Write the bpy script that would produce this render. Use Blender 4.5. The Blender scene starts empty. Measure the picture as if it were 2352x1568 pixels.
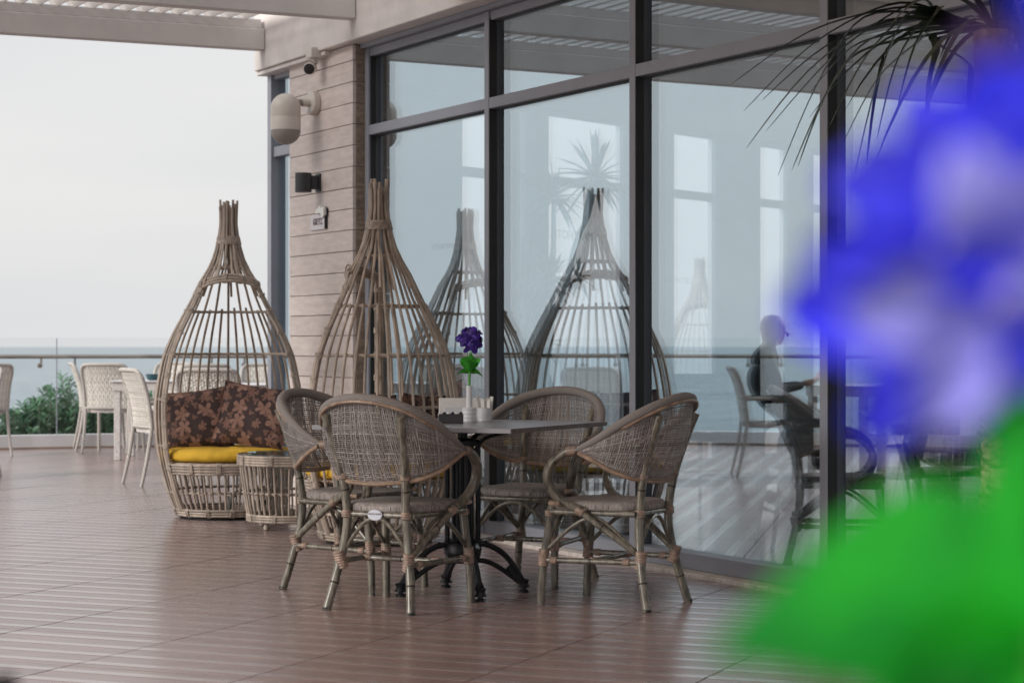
import bpy, math, random
from math import sin, cos, pi, radians, sqrt
from mathutils import Vector, Matrix
random.seed(7)
S = bpy.context.scene
COL = S.collection

# ------------------------------------------------------------------ camera
FPX, CX, HY, EYE = 4800.0, 1176.0, 795.0, 1.08          # focal length etc. measured on a 2352 x 1568 copy
cam = bpy.data.cameras.new('camera'); co = bpy.data.objects.new('camera', cam); COL.objects.link(co)
co.location = (0, 0, EYE); co.rotation_euler = (radians(90), 0, 0)
cam.sensor_width = 36; cam.lens = FPX/2352*36; cam.shift_y = 11/2352
cam.clip_start = 0.05; cam.clip_end = 60000
cam.dof.use_dof = True; cam.dof.focus_distance = 9.2; cam.dof.aperture_fstop = 5.0
S.camera = co
# ------------------------------------------------------------------ world: overcast daylight
SUN_EL, SUN_AZ = radians(27), radians(-118)               # azimuth from +Y, negative = left
w = bpy.data.worlds.new('World'); S.world = w; w.use_nodes = True
nt = w.node_tree; nt.nodes.clear()
def N(nt, t, **k):
    n = nt.nodes.new(t)
    for a, b in k.items():
        if a == 'inp':
            for i, v in b.items(): n.inputs[i].default_value = v
        else: setattr(n, a, b)
    return n
wo = N(nt, 'ShaderNodeOutputWorld'); bg = N(nt, 'ShaderNodeBackground', inp={'Strength': 0.1})
sky = N(nt, 'ShaderNodeTexSky', sky_type='NISHITA', sun_disc=False, sun_elevation=SUN_EL, sun_rotation=SUN_AZ, air_density=1.2, dust_density=4.0)
geo = N(nt, 'ShaderNodeTexCoord'); mp = N(nt, 'ShaderNodeMapping', inp={'Scale': (1.2, 1.2, 7)})
nz = N(nt, 'ShaderNodeTexNoise', inp={'Scale': 1.6, 'Detail': 4, 'Roughness': .5})
rp = N(nt, 'ShaderNodeValToRGB'); rp.color_ramp.elements[0].position = .3; rp.color_ramp.elements[1].position = .7
rp.color_ramp.elements[0].color = (5.9, 6.0, 6.15, 1); rp.color_ramp.elements[1].color = (6.75, 6.7, 6.7, 1)
mx = N(nt, 'ShaderNodeMix', data_type='RGBA', inp={0: .93}); nt.links.new(geo.outputs['Generated'], mp.inputs[0])
nt.links.new(mp.outputs[0], nz.inputs[0]); nt.links.new(nz.outputs[0], rp.inputs[0])
nt.links.new(sky.outputs[0], mx.inputs[6]); nt.links.new(rp.outputs[0], mx.inputs[7])
nt.links.new(mx.outputs[2], bg.inputs[0]); nt.links.new(bg.outputs[0], wo.inputs[0])
sun = bpy.data.lights.new('sun', 'SUN'); sun.energy = 3.0; sun.angle = radians(30); sun.color = (1, .95, .88)
so = bpy.data.objects.new('sun', sun); COL.objects.link(so); so.location = (-20, 20, 30)
sd = Vector((sin(SUN_AZ)*cos(SUN_EL), cos(SUN_AZ)*cos(SUN_EL), sin(SUN_EL)))
so.rotation_euler = sd.to_track_quat('Z', 'Y').to_euler()
S.view_settings.view_transform = 'Standard'; S.view_settings.look = 'None'; S.view_settings.exposure = 0.36; S.view_settings.gamma = 1
S.render.engine = 'CYCLES'
S.cycles.max_bounces = 8; S.cycles.transparent_max_bounces = 24; S.cycles.glossy_bounces = 4

# ------------------------------------------------------------------ helpers
U = Vector((-.469, .883, 0)).normalized(); NI = Vector((U.y, -U.x, 0))   # along the glass wall (away), into the building
W0 = Vector((.917, 9.63, 0)); FROT = math.atan2(-U.y, -U.x)
def Wp(s, n, z): return W0 - U*s + NI*n + Vector((0, 0, z))
def s_at(px, n):                                        # local s where photo column px meets the wall plane at offset n
    k = (px-CX)/FPX; P = W0+NI*n
    t = (k*P.y-P.x)/(U.x-k*U.y); return -t
def at(px, Y, z=0): return Vector(((px-CX)/FPX*Y, Y, z))
def zt(py, Y): return EYE-(py-HY)/FPX*Y

MATS = {}
def mat(name, col, rough=.6, metal=0, var=.12, scale=12, bump=0, bscale=60, spec=.5, stretch=None, rnd=0, col2=None, coat=0):
    if name in MATS: return MATS[name]
    m = bpy.data.materials.new(name); m.use_nodes = True; t = m.node_tree; b = t.nodes['Principled BSDF']
    b.inputs['Roughness'].default_value = rough; b.inputs['Metallic'].default_value = metal
    b.inputs['Specular IOR Level'].default_value = spec; b.inputs['Coat Weight'].default_value = coat; b.inputs['Coat Roughness'].default_value = .24
    tc = N(t, 'ShaderNodeTexCoord'); mpn = N(t, 'ShaderNodeMapping', inp={'Scale': stretch or (1, 1, 1)})
    t.links.new(tc.outputs['Object'], mpn.inputs[0])
    nz = N(t, 'ShaderNodeTexNoise', inp={'Scale': scale, 'Detail': 5, 'Roughness': .6}); t.links.new(mpn.outputs[0], nz.inputs[0])
    c2 = col2 or tuple(c*(1-2.2*var) for c in col); c1 = tuple(min(1, c*(1+1.2*var)) for c in col)
    rmp = N(t, 'ShaderNodeValToRGB'); rmp.color_ramp.elements[0].position = .3; rmp.color_ramp.elements[1].position = .7
    rmp.color_ramp.elements[0].color = (*c2, 1); rmp.color_ramp.elements[1].color = (*c1, 1)
    t.links.new(nz.outputs[0], rmp.inputs[0]); out = rmp.outputs[0]
    if rnd:
        oi = N(t, 'ShaderNodeObjectInfo'); mr = N(t, 'ShaderNodeMapRange', inp={3: 1-rnd, 4: 1+rnd}); t.links.new(oi.outputs['Random'], mr.inputs[0])
        hs = N(t, 'ShaderNodeHueSaturation'); t.links.new(mr.outputs[0], hs.inputs['Value']); t.links.new(out, hs.inputs['Color']); out = hs.outputs[0]
    t.links.new(out, b.inputs['Base Color'])
    if bump:
        n2 = N(t, 'ShaderNodeTexNoise', inp={'Scale': bscale, 'Detail': 3}); t.links.new(mpn.outputs[0], n2.inputs[0])
        bp = N(t, 'ShaderNodeBump', inp={'Strength': bump, 'Distance': .01}); t.links.new(n2.outputs[0], bp.inputs['Height']); t.links.new(bp.outputs[0], b.inputs['Normal'])
    MATS[name] = m; return m

class MB:
    def __init__(s): s.v = []; s.f = []; s.m = []; s.uv = []
    def face(s, idx, m=0, uv=None): s.f.append(tuple(idx)); s.m.append(m); s.uv.append(uv)
    def box(s, x0, x1, y0, y1, z0, z1, m=0):
        b = len(s.v); s.v += [(x, y, z) for z in (z0, z1) for y in (y0, y1) for x in (x0, x1)]
        for q in ((0, 2, 3, 1), (4, 5, 7, 6), (0, 1, 5, 4), (2, 6, 7, 3), (0, 4, 6, 2), (1, 3, 7, 5)): s.face([b+i for i in q], m)
        return s
    def tube(s, pts, r, seg=8, m=0, closed=False, flat=1.0, up=None, caps=True):
        pts = [Vector(p) for p in pts]; n = len(pts)
        rs = r if isinstance(r, (list, tuple)) else [r]*n
        b = len(s.v); L = 0; Ls = []
        prev = None
        for i, p in enumerate(pts):
            if closed: tg = (pts[(i+1) % n]-pts[i-1])
            else: tg = pts[min(i+1, n-1)]-pts[max(i-1, 0)]
            tg = tg.normalized() if tg.length > 1e-9 else Vector((0, 0, 1))
            if up is not None: a = Vector(up(p) if callable(up) else up); a = (a-tg*a.dot(tg))
            elif prev is None:
                a = Vector((0, 0, 1)) if abs(tg.z) < .9 else Vector((1, 0, 0)); a = a-tg*a.dot(tg)
            else: a = prev-tg*prev.dot(tg)
            if a.length < 1e-6: a = tg.orthogonal()
            a.normalize(); prev = a; c = tg.cross(a)
            if i: L += (p-pts[i-1]).length
            Ls.append(L)
            for k in range(seg):
                th = 2*pi*k/seg
                s.v.append(tuple(p + a*(cos(th)*rs[i]*flat) + c*(sin(th)*rs[i])))
        N_ = n if closed else n-1
        for i in range(N_):
            j = (i+1) % n; l2 = Ls[j] if j else L
            for k in range(seg):
                k2 = (k+1) % seg
                s.face((b+i*seg+k, b+i*seg+k2, b+j*seg+k2, b+j*seg+k), m, ((k/seg, Ls[i]), ((k+1)/seg, Ls[i]), ((k+1)/seg, l2), (k/seg, l2)))
        if caps and not closed:
            s.face([b+k for k in range(seg)][::-1], m); s.face([b+(n-1)*seg+k for k in range(seg)], m)
        return s
    def lathe(s, prof, seg=24, c=(0, 0, 0), m=0, axis='z', caps=True):
        b = len(s.v); c = Vector(c)
        for (r, h) in prof:
            for k in range(seg):
                a = 2*pi*k/seg; x, y = r*cos(a), r*sin(a)
                p = {'z': (x, y, h), 'x': (h, x, y), 'y': (y, h, x)}[axis]
                s.v.append(tuple(c+Vector(p)))
        for i in range(len(prof)-1):
            for k in range(seg):
                k2 = (k+1) % seg; s.face((b+i*seg+k, b+i*seg+k2, b+(i+1)*seg+k2, b+(i+1)*seg+k), m)
        if caps:
            s.face([b+k for k in range(seg)][::-1], m); s.face([b+(len(prof)-1)*seg+k for k in range(seg)], m)
        return s
    def grid(s, fn, nu, nv, m=0, flip=False):
        b = len(s.v)
        for i in range(nu+1):
            for j in range(nv+1): s.v.append(tuple(fn(i/nu, j/nv)))
        for i in range(nu):
            for j in range(nv):
                q = (b+i*(nv+1)+j, b+(i+1)*(nv+1)+j, b+(i+1)*(nv+1)+j+1, b+i*(nv+1)+j+1)
                uv = ((i/nu, j/nv), ((i+1)/nu, j/nv), ((i+1)/nu, (j+1)/nv), (i/nu, (j+1)/nv))
                s.face(q[::-1] if flip else q, m, uv[::-1] if flip else uv)
        return s
    def build(s, name, mats, parent=None, smooth=True, ang=40, bevel=0):
        me = bpy.data.meshes.new(name); me.from_pydata(s.v, [], s.f)
        if not isinstance(mats, (list, tuple)): mats = [mats]
        for m in mats: me.materials.append(m)
        me.polygons.foreach_set('material_index', s.m)
        if any(s.uv):
            uvl = me.uv_layers.new(name='UVMap'); d = []
            for f, uv in zip(s.f, s.uv):
                for q in (uv or [(0, 0)]*len(f)): d += [q[0], q[1]]
            uvl.data.foreach_set('uv', d)
        me.polygons.foreach_set('use_smooth', [bool(smooth)]*len(s.f)); me.update()
        if smooth: me.set_sharp_from_angle(angle=radians(ang))
        o = bpy.data.objects.new(name, me); COL.objects.link(o)
        if parent: o.parent = parent
        if bevel:
            bv = o.modifiers.new('bevel', 'BEVEL'); bv.width = bevel; bv.segments = 2; bv.limit_method = 'ANGLE'
        return o
def inst(o, parent=None, mw=None, name=None):
    c = o.copy(); COL.objects.link(c); c.name = name or o.name.split('.')[0]
    if parent is not None: c.parent = parent
    if mw is not None: c.matrix_local = mw
    return c
def copy_tree(o, parent=None):
    c = o.copy(); COL.objects.link(c); c.parent = parent
    for ch in list(o.children): copy_tree(ch, c)
    return c
def copy_thing(o, loc, rz, label):
    c = copy_tree(o); c.location = loc; c.rotation_euler = (0, 0, rz); c['label'] = label; return c
def thing(name, label, cat, loc=(0, 0, 0), rz=0, group=None):
    o = bpy.data.objects.new(name, None); COL.objects.link(o); o.location = loc; o.rotation_euler = (0, 0, rz); o.empty_display_size = .1
    o['label'] = label; o['category'] = cat
    if group: o['group'] = group
    return o
def tag(o, label, cat, group=None):
    o['label'] = label; o['category'] = cat
    if group: o['group'] = group
    return o
def kind(o, k, label=None):
    o['kind'] = k
    if label: o['label'] = label
    return o
def spline(P, n=6, closed=False):
    P = [Vector(p) for p in P]; out = []; L = len(P)
    rng = range(L) if closed else range(L-1)
    for i in rng:
        if closed: a, b, c, d = P[i-1], P[i], P[(i+1) % L], P[(i+2) % L]
        else: a, b, c, d = P[max(i-1, 0)], P[i], P[i+1], P[min(i+2, L-1)]
        for k in range(n):
            t = k/n; out.append(.5*((2*b)+(c-a)*t+(2*a-5*b+4*c-d)*t*t+(3*b-3*c+d-a)*t**3))
    if not closed: out.append(P[-1])
    return out
def lerp_tab(tab, x):
    if x <= tab[0][0]: return tab[0][1]
    for (a, va), (b, vb) in zip(tab, tab[1:]):
        if x <= b:
            t = (x-a)/(b-a); t = t*t*(3-2*t)*.35+t*.65; return va+(vb-va)*t
    return tab[-1][1]
def place(mb, M, start=0):
    for i in range(start, len(mb.v)): mb.v[i] = tuple(M @ Vector(mb.v[i]))
def smoothf(x): return x*x*(3-2*x)

# ------------------------------------------------------------------ materials
M_tile = mat('tile_body', (.245, .163, .155), .32, coat=.42, var=.11, scale=3.5, stretch=(1, 2.5, 1), rnd=.07, spec=.6)
M_band = mat('tile_band', (.30, .235, .225), .22, coat=.6, var=.06, scale=5, stretch=(1, 3, 1), rnd=.08, spec=.8)
M_grout = mat('grout', (.022, .017, .016), .95, spec=.1)
M_alu = mat('dark_aluminium', (.27, .285, .335), .42, metal=.1, var=.05, scale=3)
M_gasket = mat('black_gasket', (.012, .013, .014), .5, var=.05)
M_white = mat('white_paint', (.66, .615, .60), .55, var=.06, scale=4, bump=.05, bscale=30)
M_whitebeam = mat('white_beam', (.62, .59, .58), .6, var=.05, scale=3)
M_sill = mat('sill_stone', (.60, .55, .52), .7, var=.15, scale=30, bump=.3, bscale=80)
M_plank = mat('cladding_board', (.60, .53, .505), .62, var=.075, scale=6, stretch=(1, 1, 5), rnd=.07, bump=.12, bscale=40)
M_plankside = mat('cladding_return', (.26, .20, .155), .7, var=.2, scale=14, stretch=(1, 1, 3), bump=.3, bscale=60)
M_rod = mat('rattan_rod', (.40, .335, .285), .5, var=.22, scale=18, stretch=(1, 1, .3), rnd=.16, bump=.08, bscale=120)
M_bind = mat('rattan_binding', (.45, .38, .33), .6, var=.25, scale=60, rnd=.1)
M_cane = mat('bamboo_cane', (.165, .148, .118), .28, var=.35, scale=22, stretch=(2.5, 2.5, .6), rnd=.12, coat=.2)
M_node = mat('cane_node', (.03, .022, .016), .5)
M_wrap = mat('leather_wrap', (.33, .235, .19), .5, var=.25, scale=40, rnd=.12)
M_tan = mat('tan_cane', (.34, .235, .17), .35, var=.25, scale=20)
M_navy = mat('navy_cloth', (.02, .022, .04), .7)
M_black = mat('black_iron', (.016, .017, .022), .42, metal=.3, var=.2, scale=30, bump=.1)
M_tabletop = mat('table_laminate', (.25, .245, .275), .30, var=.08, scale=10, stretch=(1, 8, 1))
M_edge = mat('table_edge', (.15, .12, .115), .5, var=.2, scale=20)
M_wick = mat('white_wicker', (.60, .57, .55), .6, var=.10, scale=8, rnd=.06)
M_lampw = mat('lamp_white', (.60, .56, .52), .45, var=.02)
M_lampg = mat('lamp_grey', (.27, .25, .24), .5, var=.02)
M_yellow = mat('yellow_cloth', (.66, .40, .03), .85, var=.14, scale=7, bump=.5, bscale=14)
M_china = mat('white_china', (.62, .64, .68), .3, var=.02)
M_paper = mat('paper', (.72, .71, .70), .8, var=.04)
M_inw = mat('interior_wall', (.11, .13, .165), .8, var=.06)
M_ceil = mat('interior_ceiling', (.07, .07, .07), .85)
M_cloth = mat('canopy_cloth', (.33, .265, .225), .8, var=.18, scale=1.2, stretch=(1, 1, 1), bump=.2, bscale=6)
def _tl():
    t = M_cloth.node_tree; b = t.nodes['Principled BSDF']; o = t.nodes['Material Output']; tl = N(t, 'ShaderNodeBsdfTranslucent'); tl.inputs[0].default_value = (.85, .74, .66, 1)
    mx = N(t, 'ShaderNodeMixShader', inp={0: .62}); t.links.new(b.outputs[0], mx.inputs[1]); t.links.new(tl.outputs[0], mx.inputs[2]); t.links.new(mx.outputs[0], o.inputs[0])
_tl()
M_intile = mat('indoor_tile', (.66, .64, .62), .14, var=.04, scale=3, rnd=.03, spec=1)
M_leafd = mat('yucca_leaf', (.018, .036, .016), .42, var=.3, scale=9, rnd=0)
M_trunk = mat('yucca_trunk', (.46, .32, .27), .85, var=.3, scale=30, bump=.8, bscale=25)
M_pot = mat('clay_pot', (.25, .22, .20), .6)
M_steel = mat('handrail_steel', (.40, .37, .34), .3, metal=.85, var=.15, scale=2)
M_oleander = mat('oleander_leaf', (.105, .24, .13), .55, var=.35, scale=1.7)
M_darkplastic = mat('grey_plastic', (.17, .18, .175), .45)
M_blackfab = mat('black_fabric', (.018, .016, .018), .8, var=.2)
M_skin = mat('skin', (.36, .22, .16), .5)
M_hair = mat('hair', (.015, .012, .01), .6)
M_text = mat('sign_print', (.10, .06, .05), .7)
M_decal = mat('window_lettering', (.23, .24, .26), .6)
MATS['window_lettering'].node_tree.nodes['Principled BSDF'].inputs['Alpha'].default_value = .30
M_decal2 = mat('pane_lettering', (.3, .31, .33), .6); M_decal2.node_tree.nodes['Principled BSDF'].inputs['Alpha'].default_value = .07

def glass(name, refl, tint, gcol, rough=0.0):
    m = bpy.data.materials.new(name); m.use_nodes = True; t = m.node_tree; t.nodes.clear()
    o = N(t, 'ShaderNodeOutputMaterial'); tr = N(t, 'ShaderNodeBsdfTransparent'); tr.inputs[0].default_value = (*tint, 1)
    g = N(t, 'ShaderNodeBsdfGlossy', inp={'Roughness': rough}); g.inputs[0].default_value = (*gcol, 1)
    lw = N(t, 'ShaderNodeLayerWeight', inp={'Blend': .35}); mr = N(t, 'ShaderNodeMapRange', inp={1: 0, 2: 1, 3: refl[0], 4: refl[1]})
    tc = N(t, 'ShaderNodeTexCoord'); nz = N(t, 'ShaderNodeTexNoise', inp={'Scale': .7, 'Detail': 1}); bp = N(t, 'ShaderNodeBump', inp={'Strength': .02, 'Distance': .02})
    t.links.new(tc.outputs['Object'], nz.inputs[0]); t.links.new(nz.outputs[0], bp.inputs['Height']); t.links.new(bp.outputs[0], g.inputs['Normal'])
    mx = N(t, 'ShaderNodeMixShader'); t.links.new(lw.outputs['Fresnel'], mr.inputs[0]); t.links.new(mr.outputs[0], mx.inputs[0])
    t.links.new(tr.outputs[0], mx.inputs[1]); t.links.new(g.outputs[0], mx.inputs[2]); t.links.new(mx.outputs[0], o.inputs[0]); return m
G_facade = glass('facade_glass', (.46, .51), (1, 1, 1), (.80, .93, 1.0))
G_far = glass('far_window_glass', (.01, .05), (1, 1, 1), (.9, .95, 1))
G_rail = glass('balustrade_glass', (.015, .16), (.975, .985, .985), (.9, .95, .95))
G_table = glass('table_glass', (.10, .5), (.75, .82, .82), (.9, .95, 1))

def weave_mat(name, c_hi, c_lo, per=170):
    """cloth roll / wicker strand: fine herringbone along a tube's UV"""
    m = bpy.data.materials.new(name); m.use_nodes = True; t = m.node_tree; b = t.nodes['Principled BSDF']; b.inputs['Roughness'].default_value = .6
    tc = N(t, 'ShaderNodeTexCoord'); wv = N(t, 'ShaderNodeTexWave', wave_type='BANDS', bands_direction='DIAGONAL', inp={'Scale': per/20, 'Distortion': 1.5, 'Detail': 2})
    mp = N(t, 'ShaderNodeMapping', inp={'Scale': (2.0, 6, 1)}); t.links.new(tc.outputs['UV'], mp.inputs[0]); t.links.new(mp.outputs[0], wv.inputs[0])
    r = N(t, 'ShaderNodeValToRGB'); r.color_ramp.elements[0].color = (*c_lo, 1); r.color_ramp.elements[1].color = (*c_hi, 1); r.color_ramp.elements[0].position = .15
    t.links.new(wv.outputs['Fac'], r.inputs[0]); t.links.new(r.outputs[0], b.inputs['Base Color'])
    bp = N(t, 'ShaderNodeBump', inp={'Strength': .5, 'Distance': .004}); t.links.new(wv.outputs['Fac'], bp.inputs['Height']); t.links.new(bp.outputs[0], b.inputs['Normal'])
    return m
M_roll = weave_mat('woven_roll', (.36, .33, .32), (.15, .13, .125), 130)
M_wickroll = weave_mat('wicker_wrapped_tube', (.68, .65, .62), (.28, .25, .23), 50)
def seat_mat():
    m = bpy.data.materials.new('woven_seat'); m.use_nodes = True; t = m.node_tree; b = t.nodes['Principled BSDF']; b.inputs['Roughness'].default_value = .75
    tc = N(t, 'ShaderNodeTexCoord'); mp = N(t, 'ShaderNodeMapping'); t.links.new(tc.outputs['Object'], mp.inputs[0])
    ck = N(t, 'ShaderNodeTexBrick', inp={'Scale': 70, 'Mortar Size': .03, 'Color1': (.36, .325, .31, 1), 'Color2': (.25, .22, .21, 1), 'Mortar': (.10, .085, .08, 1), 'Brick Width': .6, 'Row Height': .3})
    t.links.new(mp.outputs[0], ck.inputs[0]); nz = N(t, 'ShaderNodeTexNoise', inp={'Scale': 35, 'Detail': 3}); t.links.new(mp.outputs[0], nz.inputs[0])
    mx = N(t, 'ShaderNodeMix', data_type='RGBA', blend_type='OVERLAY', inp={0: .5}); t.links.new(ck.outputs[0], mx.inputs[6]); t.links.new(nz.outputs[0], mx.inputs[7])
    t.links.new(mx.outputs[2], b.inputs['Base Color'])
    bp = N(t, 'ShaderNodeBump', inp={'Strength': .5, 'Distance': .003}); t.links.new(ck.outputs['Fac'], bp.inputs['Height']); t.links.new(bp.outputs[0], b.inputs['Normal']); return m
M_seat = seat_mat()
def strand_mat(name, c1, c2):
    m = bpy.data.materials.new(name); m.use_nodes = True; t = m.node_tree; b = t.nodes['Principled BSDF']; b.inputs['Roughness'].default_value = .55
    tc = N(t, 'ShaderNodeTexCoord'); r = N(t, 'ShaderNodeValToRGB'); r.color_ramp.elements[0].color = (*c2, 1); r.color_ramp.elements[1].color = (*c1, 1)
    wn = N(t, 'ShaderNodeTexWhiteNoise', noise_dimensions='1D'); sp = N(t, 'ShaderNodeSeparateXYZ'); fl = N(t, 'ShaderNodeMath', operation='FLOOR')
    t.links.new(tc.outputs['UV'], sp.inputs[0]); t.links.new(sp.outputs[0], fl.inputs[0]); t.links.new(fl.outputs[0], wn.inputs[1]); t.links.new(wn.outputs[0], r.inputs[0])
    t.links.new(r.outputs[0], b.inputs['Base Color']); return m
M_strand = strand_mat('cane_strand', (.43, .395, .385), (.18, .158, .153))
M_wstrand = strand_mat('wicker_strand', (.74, .71, .66), (.56, .53, .49))

def flower_print():
    m = bpy.data.materials.new('flower_print_cloth'); m.use_nodes = True; t = m.node_tree; b = t.nodes['Principled BSDF']; b.inputs['Roughness'].default_value = .85
    tc = N(t, 'ShaderNodeTexCoord'); base = (.045, .026, .026, 1); out = None
    dist = N(t, 'ShaderNodeTexNoise', inp={'Scale': 9, 'Detail': 2})
    t.links.new(tc.outputs['Object'], dist.inputs[0])
    prev = None
    for (sc, R, petals, off, col) in ((19, .40, 3, 7.1, (.16, .085, .065, 1)), (12.5, .40, 6, 3.3, (.20, .105, .08, 1)), (9.5, .47, 5, 0, (.27, .15, .115, 1))):
        mp = N(t, 'ShaderNodeMapping', inp={'Location': (off, off*1.7, 0), 'Scale': (1, 1, 0)})
        ad = N(t, 'ShaderNodeMix', data_type='RGBA', blend_type='ADD', inp={0: .055}); t.links.new(tc.outputs['Object'], mp.inputs[0]); t.links.new(mp.outputs[0], ad.inputs[6]); t.links.new(dist.outputs['Color'], ad.inputs[7])
        vo = N(t, 'ShaderNodeTexVoronoi', voronoi_dimensions='2D', inp={'Scale': sc, 'Randomness': 1.0}); t.links.new(ad.outputs[2], vo.inputs['Vector'])
        sc_ = N(t, 'ShaderNodeVectorMath', operation='SUBTRACT'); t.links.new(ad.outputs[2], sc_.inputs[0]); t.links.new(vo.outputs['Position'], sc_.inputs[1])
        sp = N(t, 'ShaderNodeSeparateXYZ'); t.links.new(sc_.outputs[0], sp.inputs[0])
        an = N(t, 'ShaderNodeMath', operation='ARCTAN2'); t.links.new(sp.outputs[1], an.inputs[0]); t.links.new(sp.outputs[0], an.inputs[1])
        cs = N(t, 'ShaderNodeSeparateColor'); t.links.new(vo.outputs['Color'], cs.inputs[0])
        ph = N(t, 'ShaderNodeMath', operation='MULTIPLY_ADD', inp={1: 6.28}); t.links.new(cs.outputs[0], ph.inputs[0]); t.links.new(an.outputs[0], ph.inputs[2])
        ml = N(t, 'ShaderNodeMath', operation='MULTIPLY', inp={1: petals/2}); t.links.new(ph.outputs[0], ml.inputs[0])
        c_ = N(t, 'ShaderNodeMath', operation='COSINE'); t.links.new(ml.outputs[0], c_.inputs[0]); ab = N(t, 'ShaderNodeMath', operation='ABSOLUTE'); t.links.new(c_.outputs[0], ab.inputs[0])
        pw = N(t, 'ShaderNodeMath', operation='POWER', inp={1: .6}); t.links.new(ab.outputs[0], pw.inputs[0])
        gt = N(t, 'ShaderNodeMath', operation='GREATER_THAN', inp={1: .30}); t.links.new(cs.outputs[1], gt.inputs[0]); rr0 = N(t, 'ShaderNodeMath', operation='MULTIPLY', inp={1: R}); t.links.new(pw.outputs[0], rr0.inputs[0]); rr = N(t, 'ShaderNodeMath', operation='MULTIPLY'); t.links.new(rr0.outputs[0], rr.inputs[0]); t.links.new(gt.outputs[0], rr.inputs[1])
        lt = N(t, 'ShaderNodeMath', operation='LESS_THAN'); t.links.new(vo.outputs['Distance'], lt.inputs[0]); t.links.new(rr.outputs[0], lt.inputs[1])
        mx = N(t, 'ShaderNodeMix', data_type='RGBA'); t.links.new(lt.outputs[0], mx.inputs[0]); mx.inputs[7].default_value = col
        if prev is None: mx.inputs[6].default_value = base
        else: t.links.new(prev, mx.inputs[6])
        prev = mx.outputs[2]
    t.links.new(prev, b.inputs['Base Color'])
    bp = N(t, 'ShaderNodeBump', inp={'Strength': .5, 'Distance': .02}); t.links.new(dist.outputs[0], bp.inputs['Height']); t.links.new(bp.outputs[0], b.inputs['Normal']); return m
M_print = flower_print()

def text_mesh(s, size, m, parent=None, name='lettering', depth=.0008):
    cu = bpy.data.curves.new(name, 'FONT'); cu.body = s; cu.size = size; cu.extrude = depth; cu.align_x = 'CENTER'; cu.align_y = 'CENTER'; cu.resolution_u = 2
    tmp = bpy.data.objects.new('tmp', cu); COL.objects.link(tmp); dg = bpy.context.evaluated_depsgraph_get(); dg.update()
    me = bpy.data.meshes.new_from_object(tmp.evaluated_get(dg)); bpy.data.objects.remove(tmp); me.materials.clear(); me.materials.append(m); me.name = name
    o = bpy.data.objects.new(name, me); COL.objects.link(o)
    if parent: o.parent = parent
    return o

# ================================================================== SETTING: sea, ground, terrace floor
def sea_mat():
    m = mat('sea_water', (.30, .37, .42), .34, var=.16, scale=.022, stretch=(1, 5, 1)); t = m.node_tree; b = t.nodes['Principled BSDF']
    tc = N(t, 'ShaderNodeTexCoord'); mp = N(t, 'ShaderNodeMapping', inp={'Scale': (.25, .9, 1)}); n = N(t, 'ShaderNodeTexNoise', inp={'Scale': .5, 'Detail': 8, 'Roughness': .65})
    bp = N(t, 'ShaderNodeBump', inp={'Strength': 1.0, 'Distance': .9}); t.links.new(tc.outputs['Object'], mp.inputs[0]); t.links.new(mp.outputs[0], n.inputs[0]); t.links.new(n.outputs[0], bp.inputs['Height']); t.links.new(bp.outputs[0], b.inputs['Normal']); return m
mb = MB(); mb.grid(lambda u, v: (-40000+80000*u, 60+40000*v*v, -14), 16, 24); kind(mb.build('sea', sea_mat()), 'structure')
mb = MB(); mb.grid(lambda u, v: (-60+120*u, -60+125*v, -2.2 if v < .66 else -2.2-9*(v-.66)/.34*1.35), 2, 24)
kind(mb.build('ground', mat('coast_ground', (.20, .19, .15), .9, var=.3, scale=.8)), 'structure')

RAIL = [(6, 21.6), (3, 22.6), (0.2, 22.95), (-3.0, 22.75), (-6.0, 21.6), (-8.6, 19.3), (-10.6, 16.3), (-12.0, 13.0), (-12.8, 9.4), (-13.0, 5.4), (-13, 1), (-13, -4)]
rail = spline([(x, y, 0) for x, y in RAIL], 24)
def inside(x, y):                                        # inside the terrace polygon
    c = False; P = [(p.x, p.y) for p in rail] + [(6, -4)]; j = len(P)-1
    for i in range(len(P)):
        if (P[i][1] > y) != (P[j][1] > y) and x < (P[j][0]-P[i][0])*(y-P[i][1])/(P[j][1]-P[i][1])+P[i][0]: c = not c
        j = i
    return c
mb = MB(); pr = [p for p in rail]; vs = [(p.x, p.y, -.012) for p in pr]+[(6, -4, -.012)]; n0 = len(vs)
mb.v = vs+[(a, b, -.5) for a, b, _ in vs]; mb.face(range(n0)); mb.face([n0+i for i in range(n0)][::-1])
for i in range(n0): mb.face((i, i+n0, (i+1) % n0+n0, (i+1) % n0))
floor = kind(mb.build('floor', M_grout, smooth=False), 'structure')
# tiles: 0.69 m, each with four polished raised bands
G = .69; TA = math.atan2(-.389, .921); ax = Vector((cos(TA), sin(TA), 0)); ay = Vector((-sin(TA), cos(TA), 0))
def tile_mb(mb, ox, oy, M=None):
    g = .0030; prof = [(g, -.012), (g, -.0010)]
    for k in range(4):
        c = .086+k*.1725
        prof += [(c-.030, -.0010), (c-.027, 0), (c+.027, 0), (c+.030, -.0010)]
    prof += [(G-g, -.0010), (G-g, -.012)]
    b = len(mb.v)
    for (y, z) in prof:
        for x in (g, G-g): mb.v.append((x, y, z))
    for i in range(len(prof)-1):
        k = (i-2) % 4; m = 1 if (2 <= i < 17 and k == 1) else 0
        mb.face((b+2*i, b+2*i+1, b+2*i+3, b+2*i+2), m)
    for e in (0, 1):
        idx = [b+2*i+e for i in range(len(prof))]; mb.face(idx[::-1] if e == 0 else idx, 0)
    for i in range(b, len(mb.v)):
        v = mb.v[i]; p = ax*(ox+v[0])+ay*(oy+v[1]); mb.v[i] = (p.x, p.y, v[2])
cells = []
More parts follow.
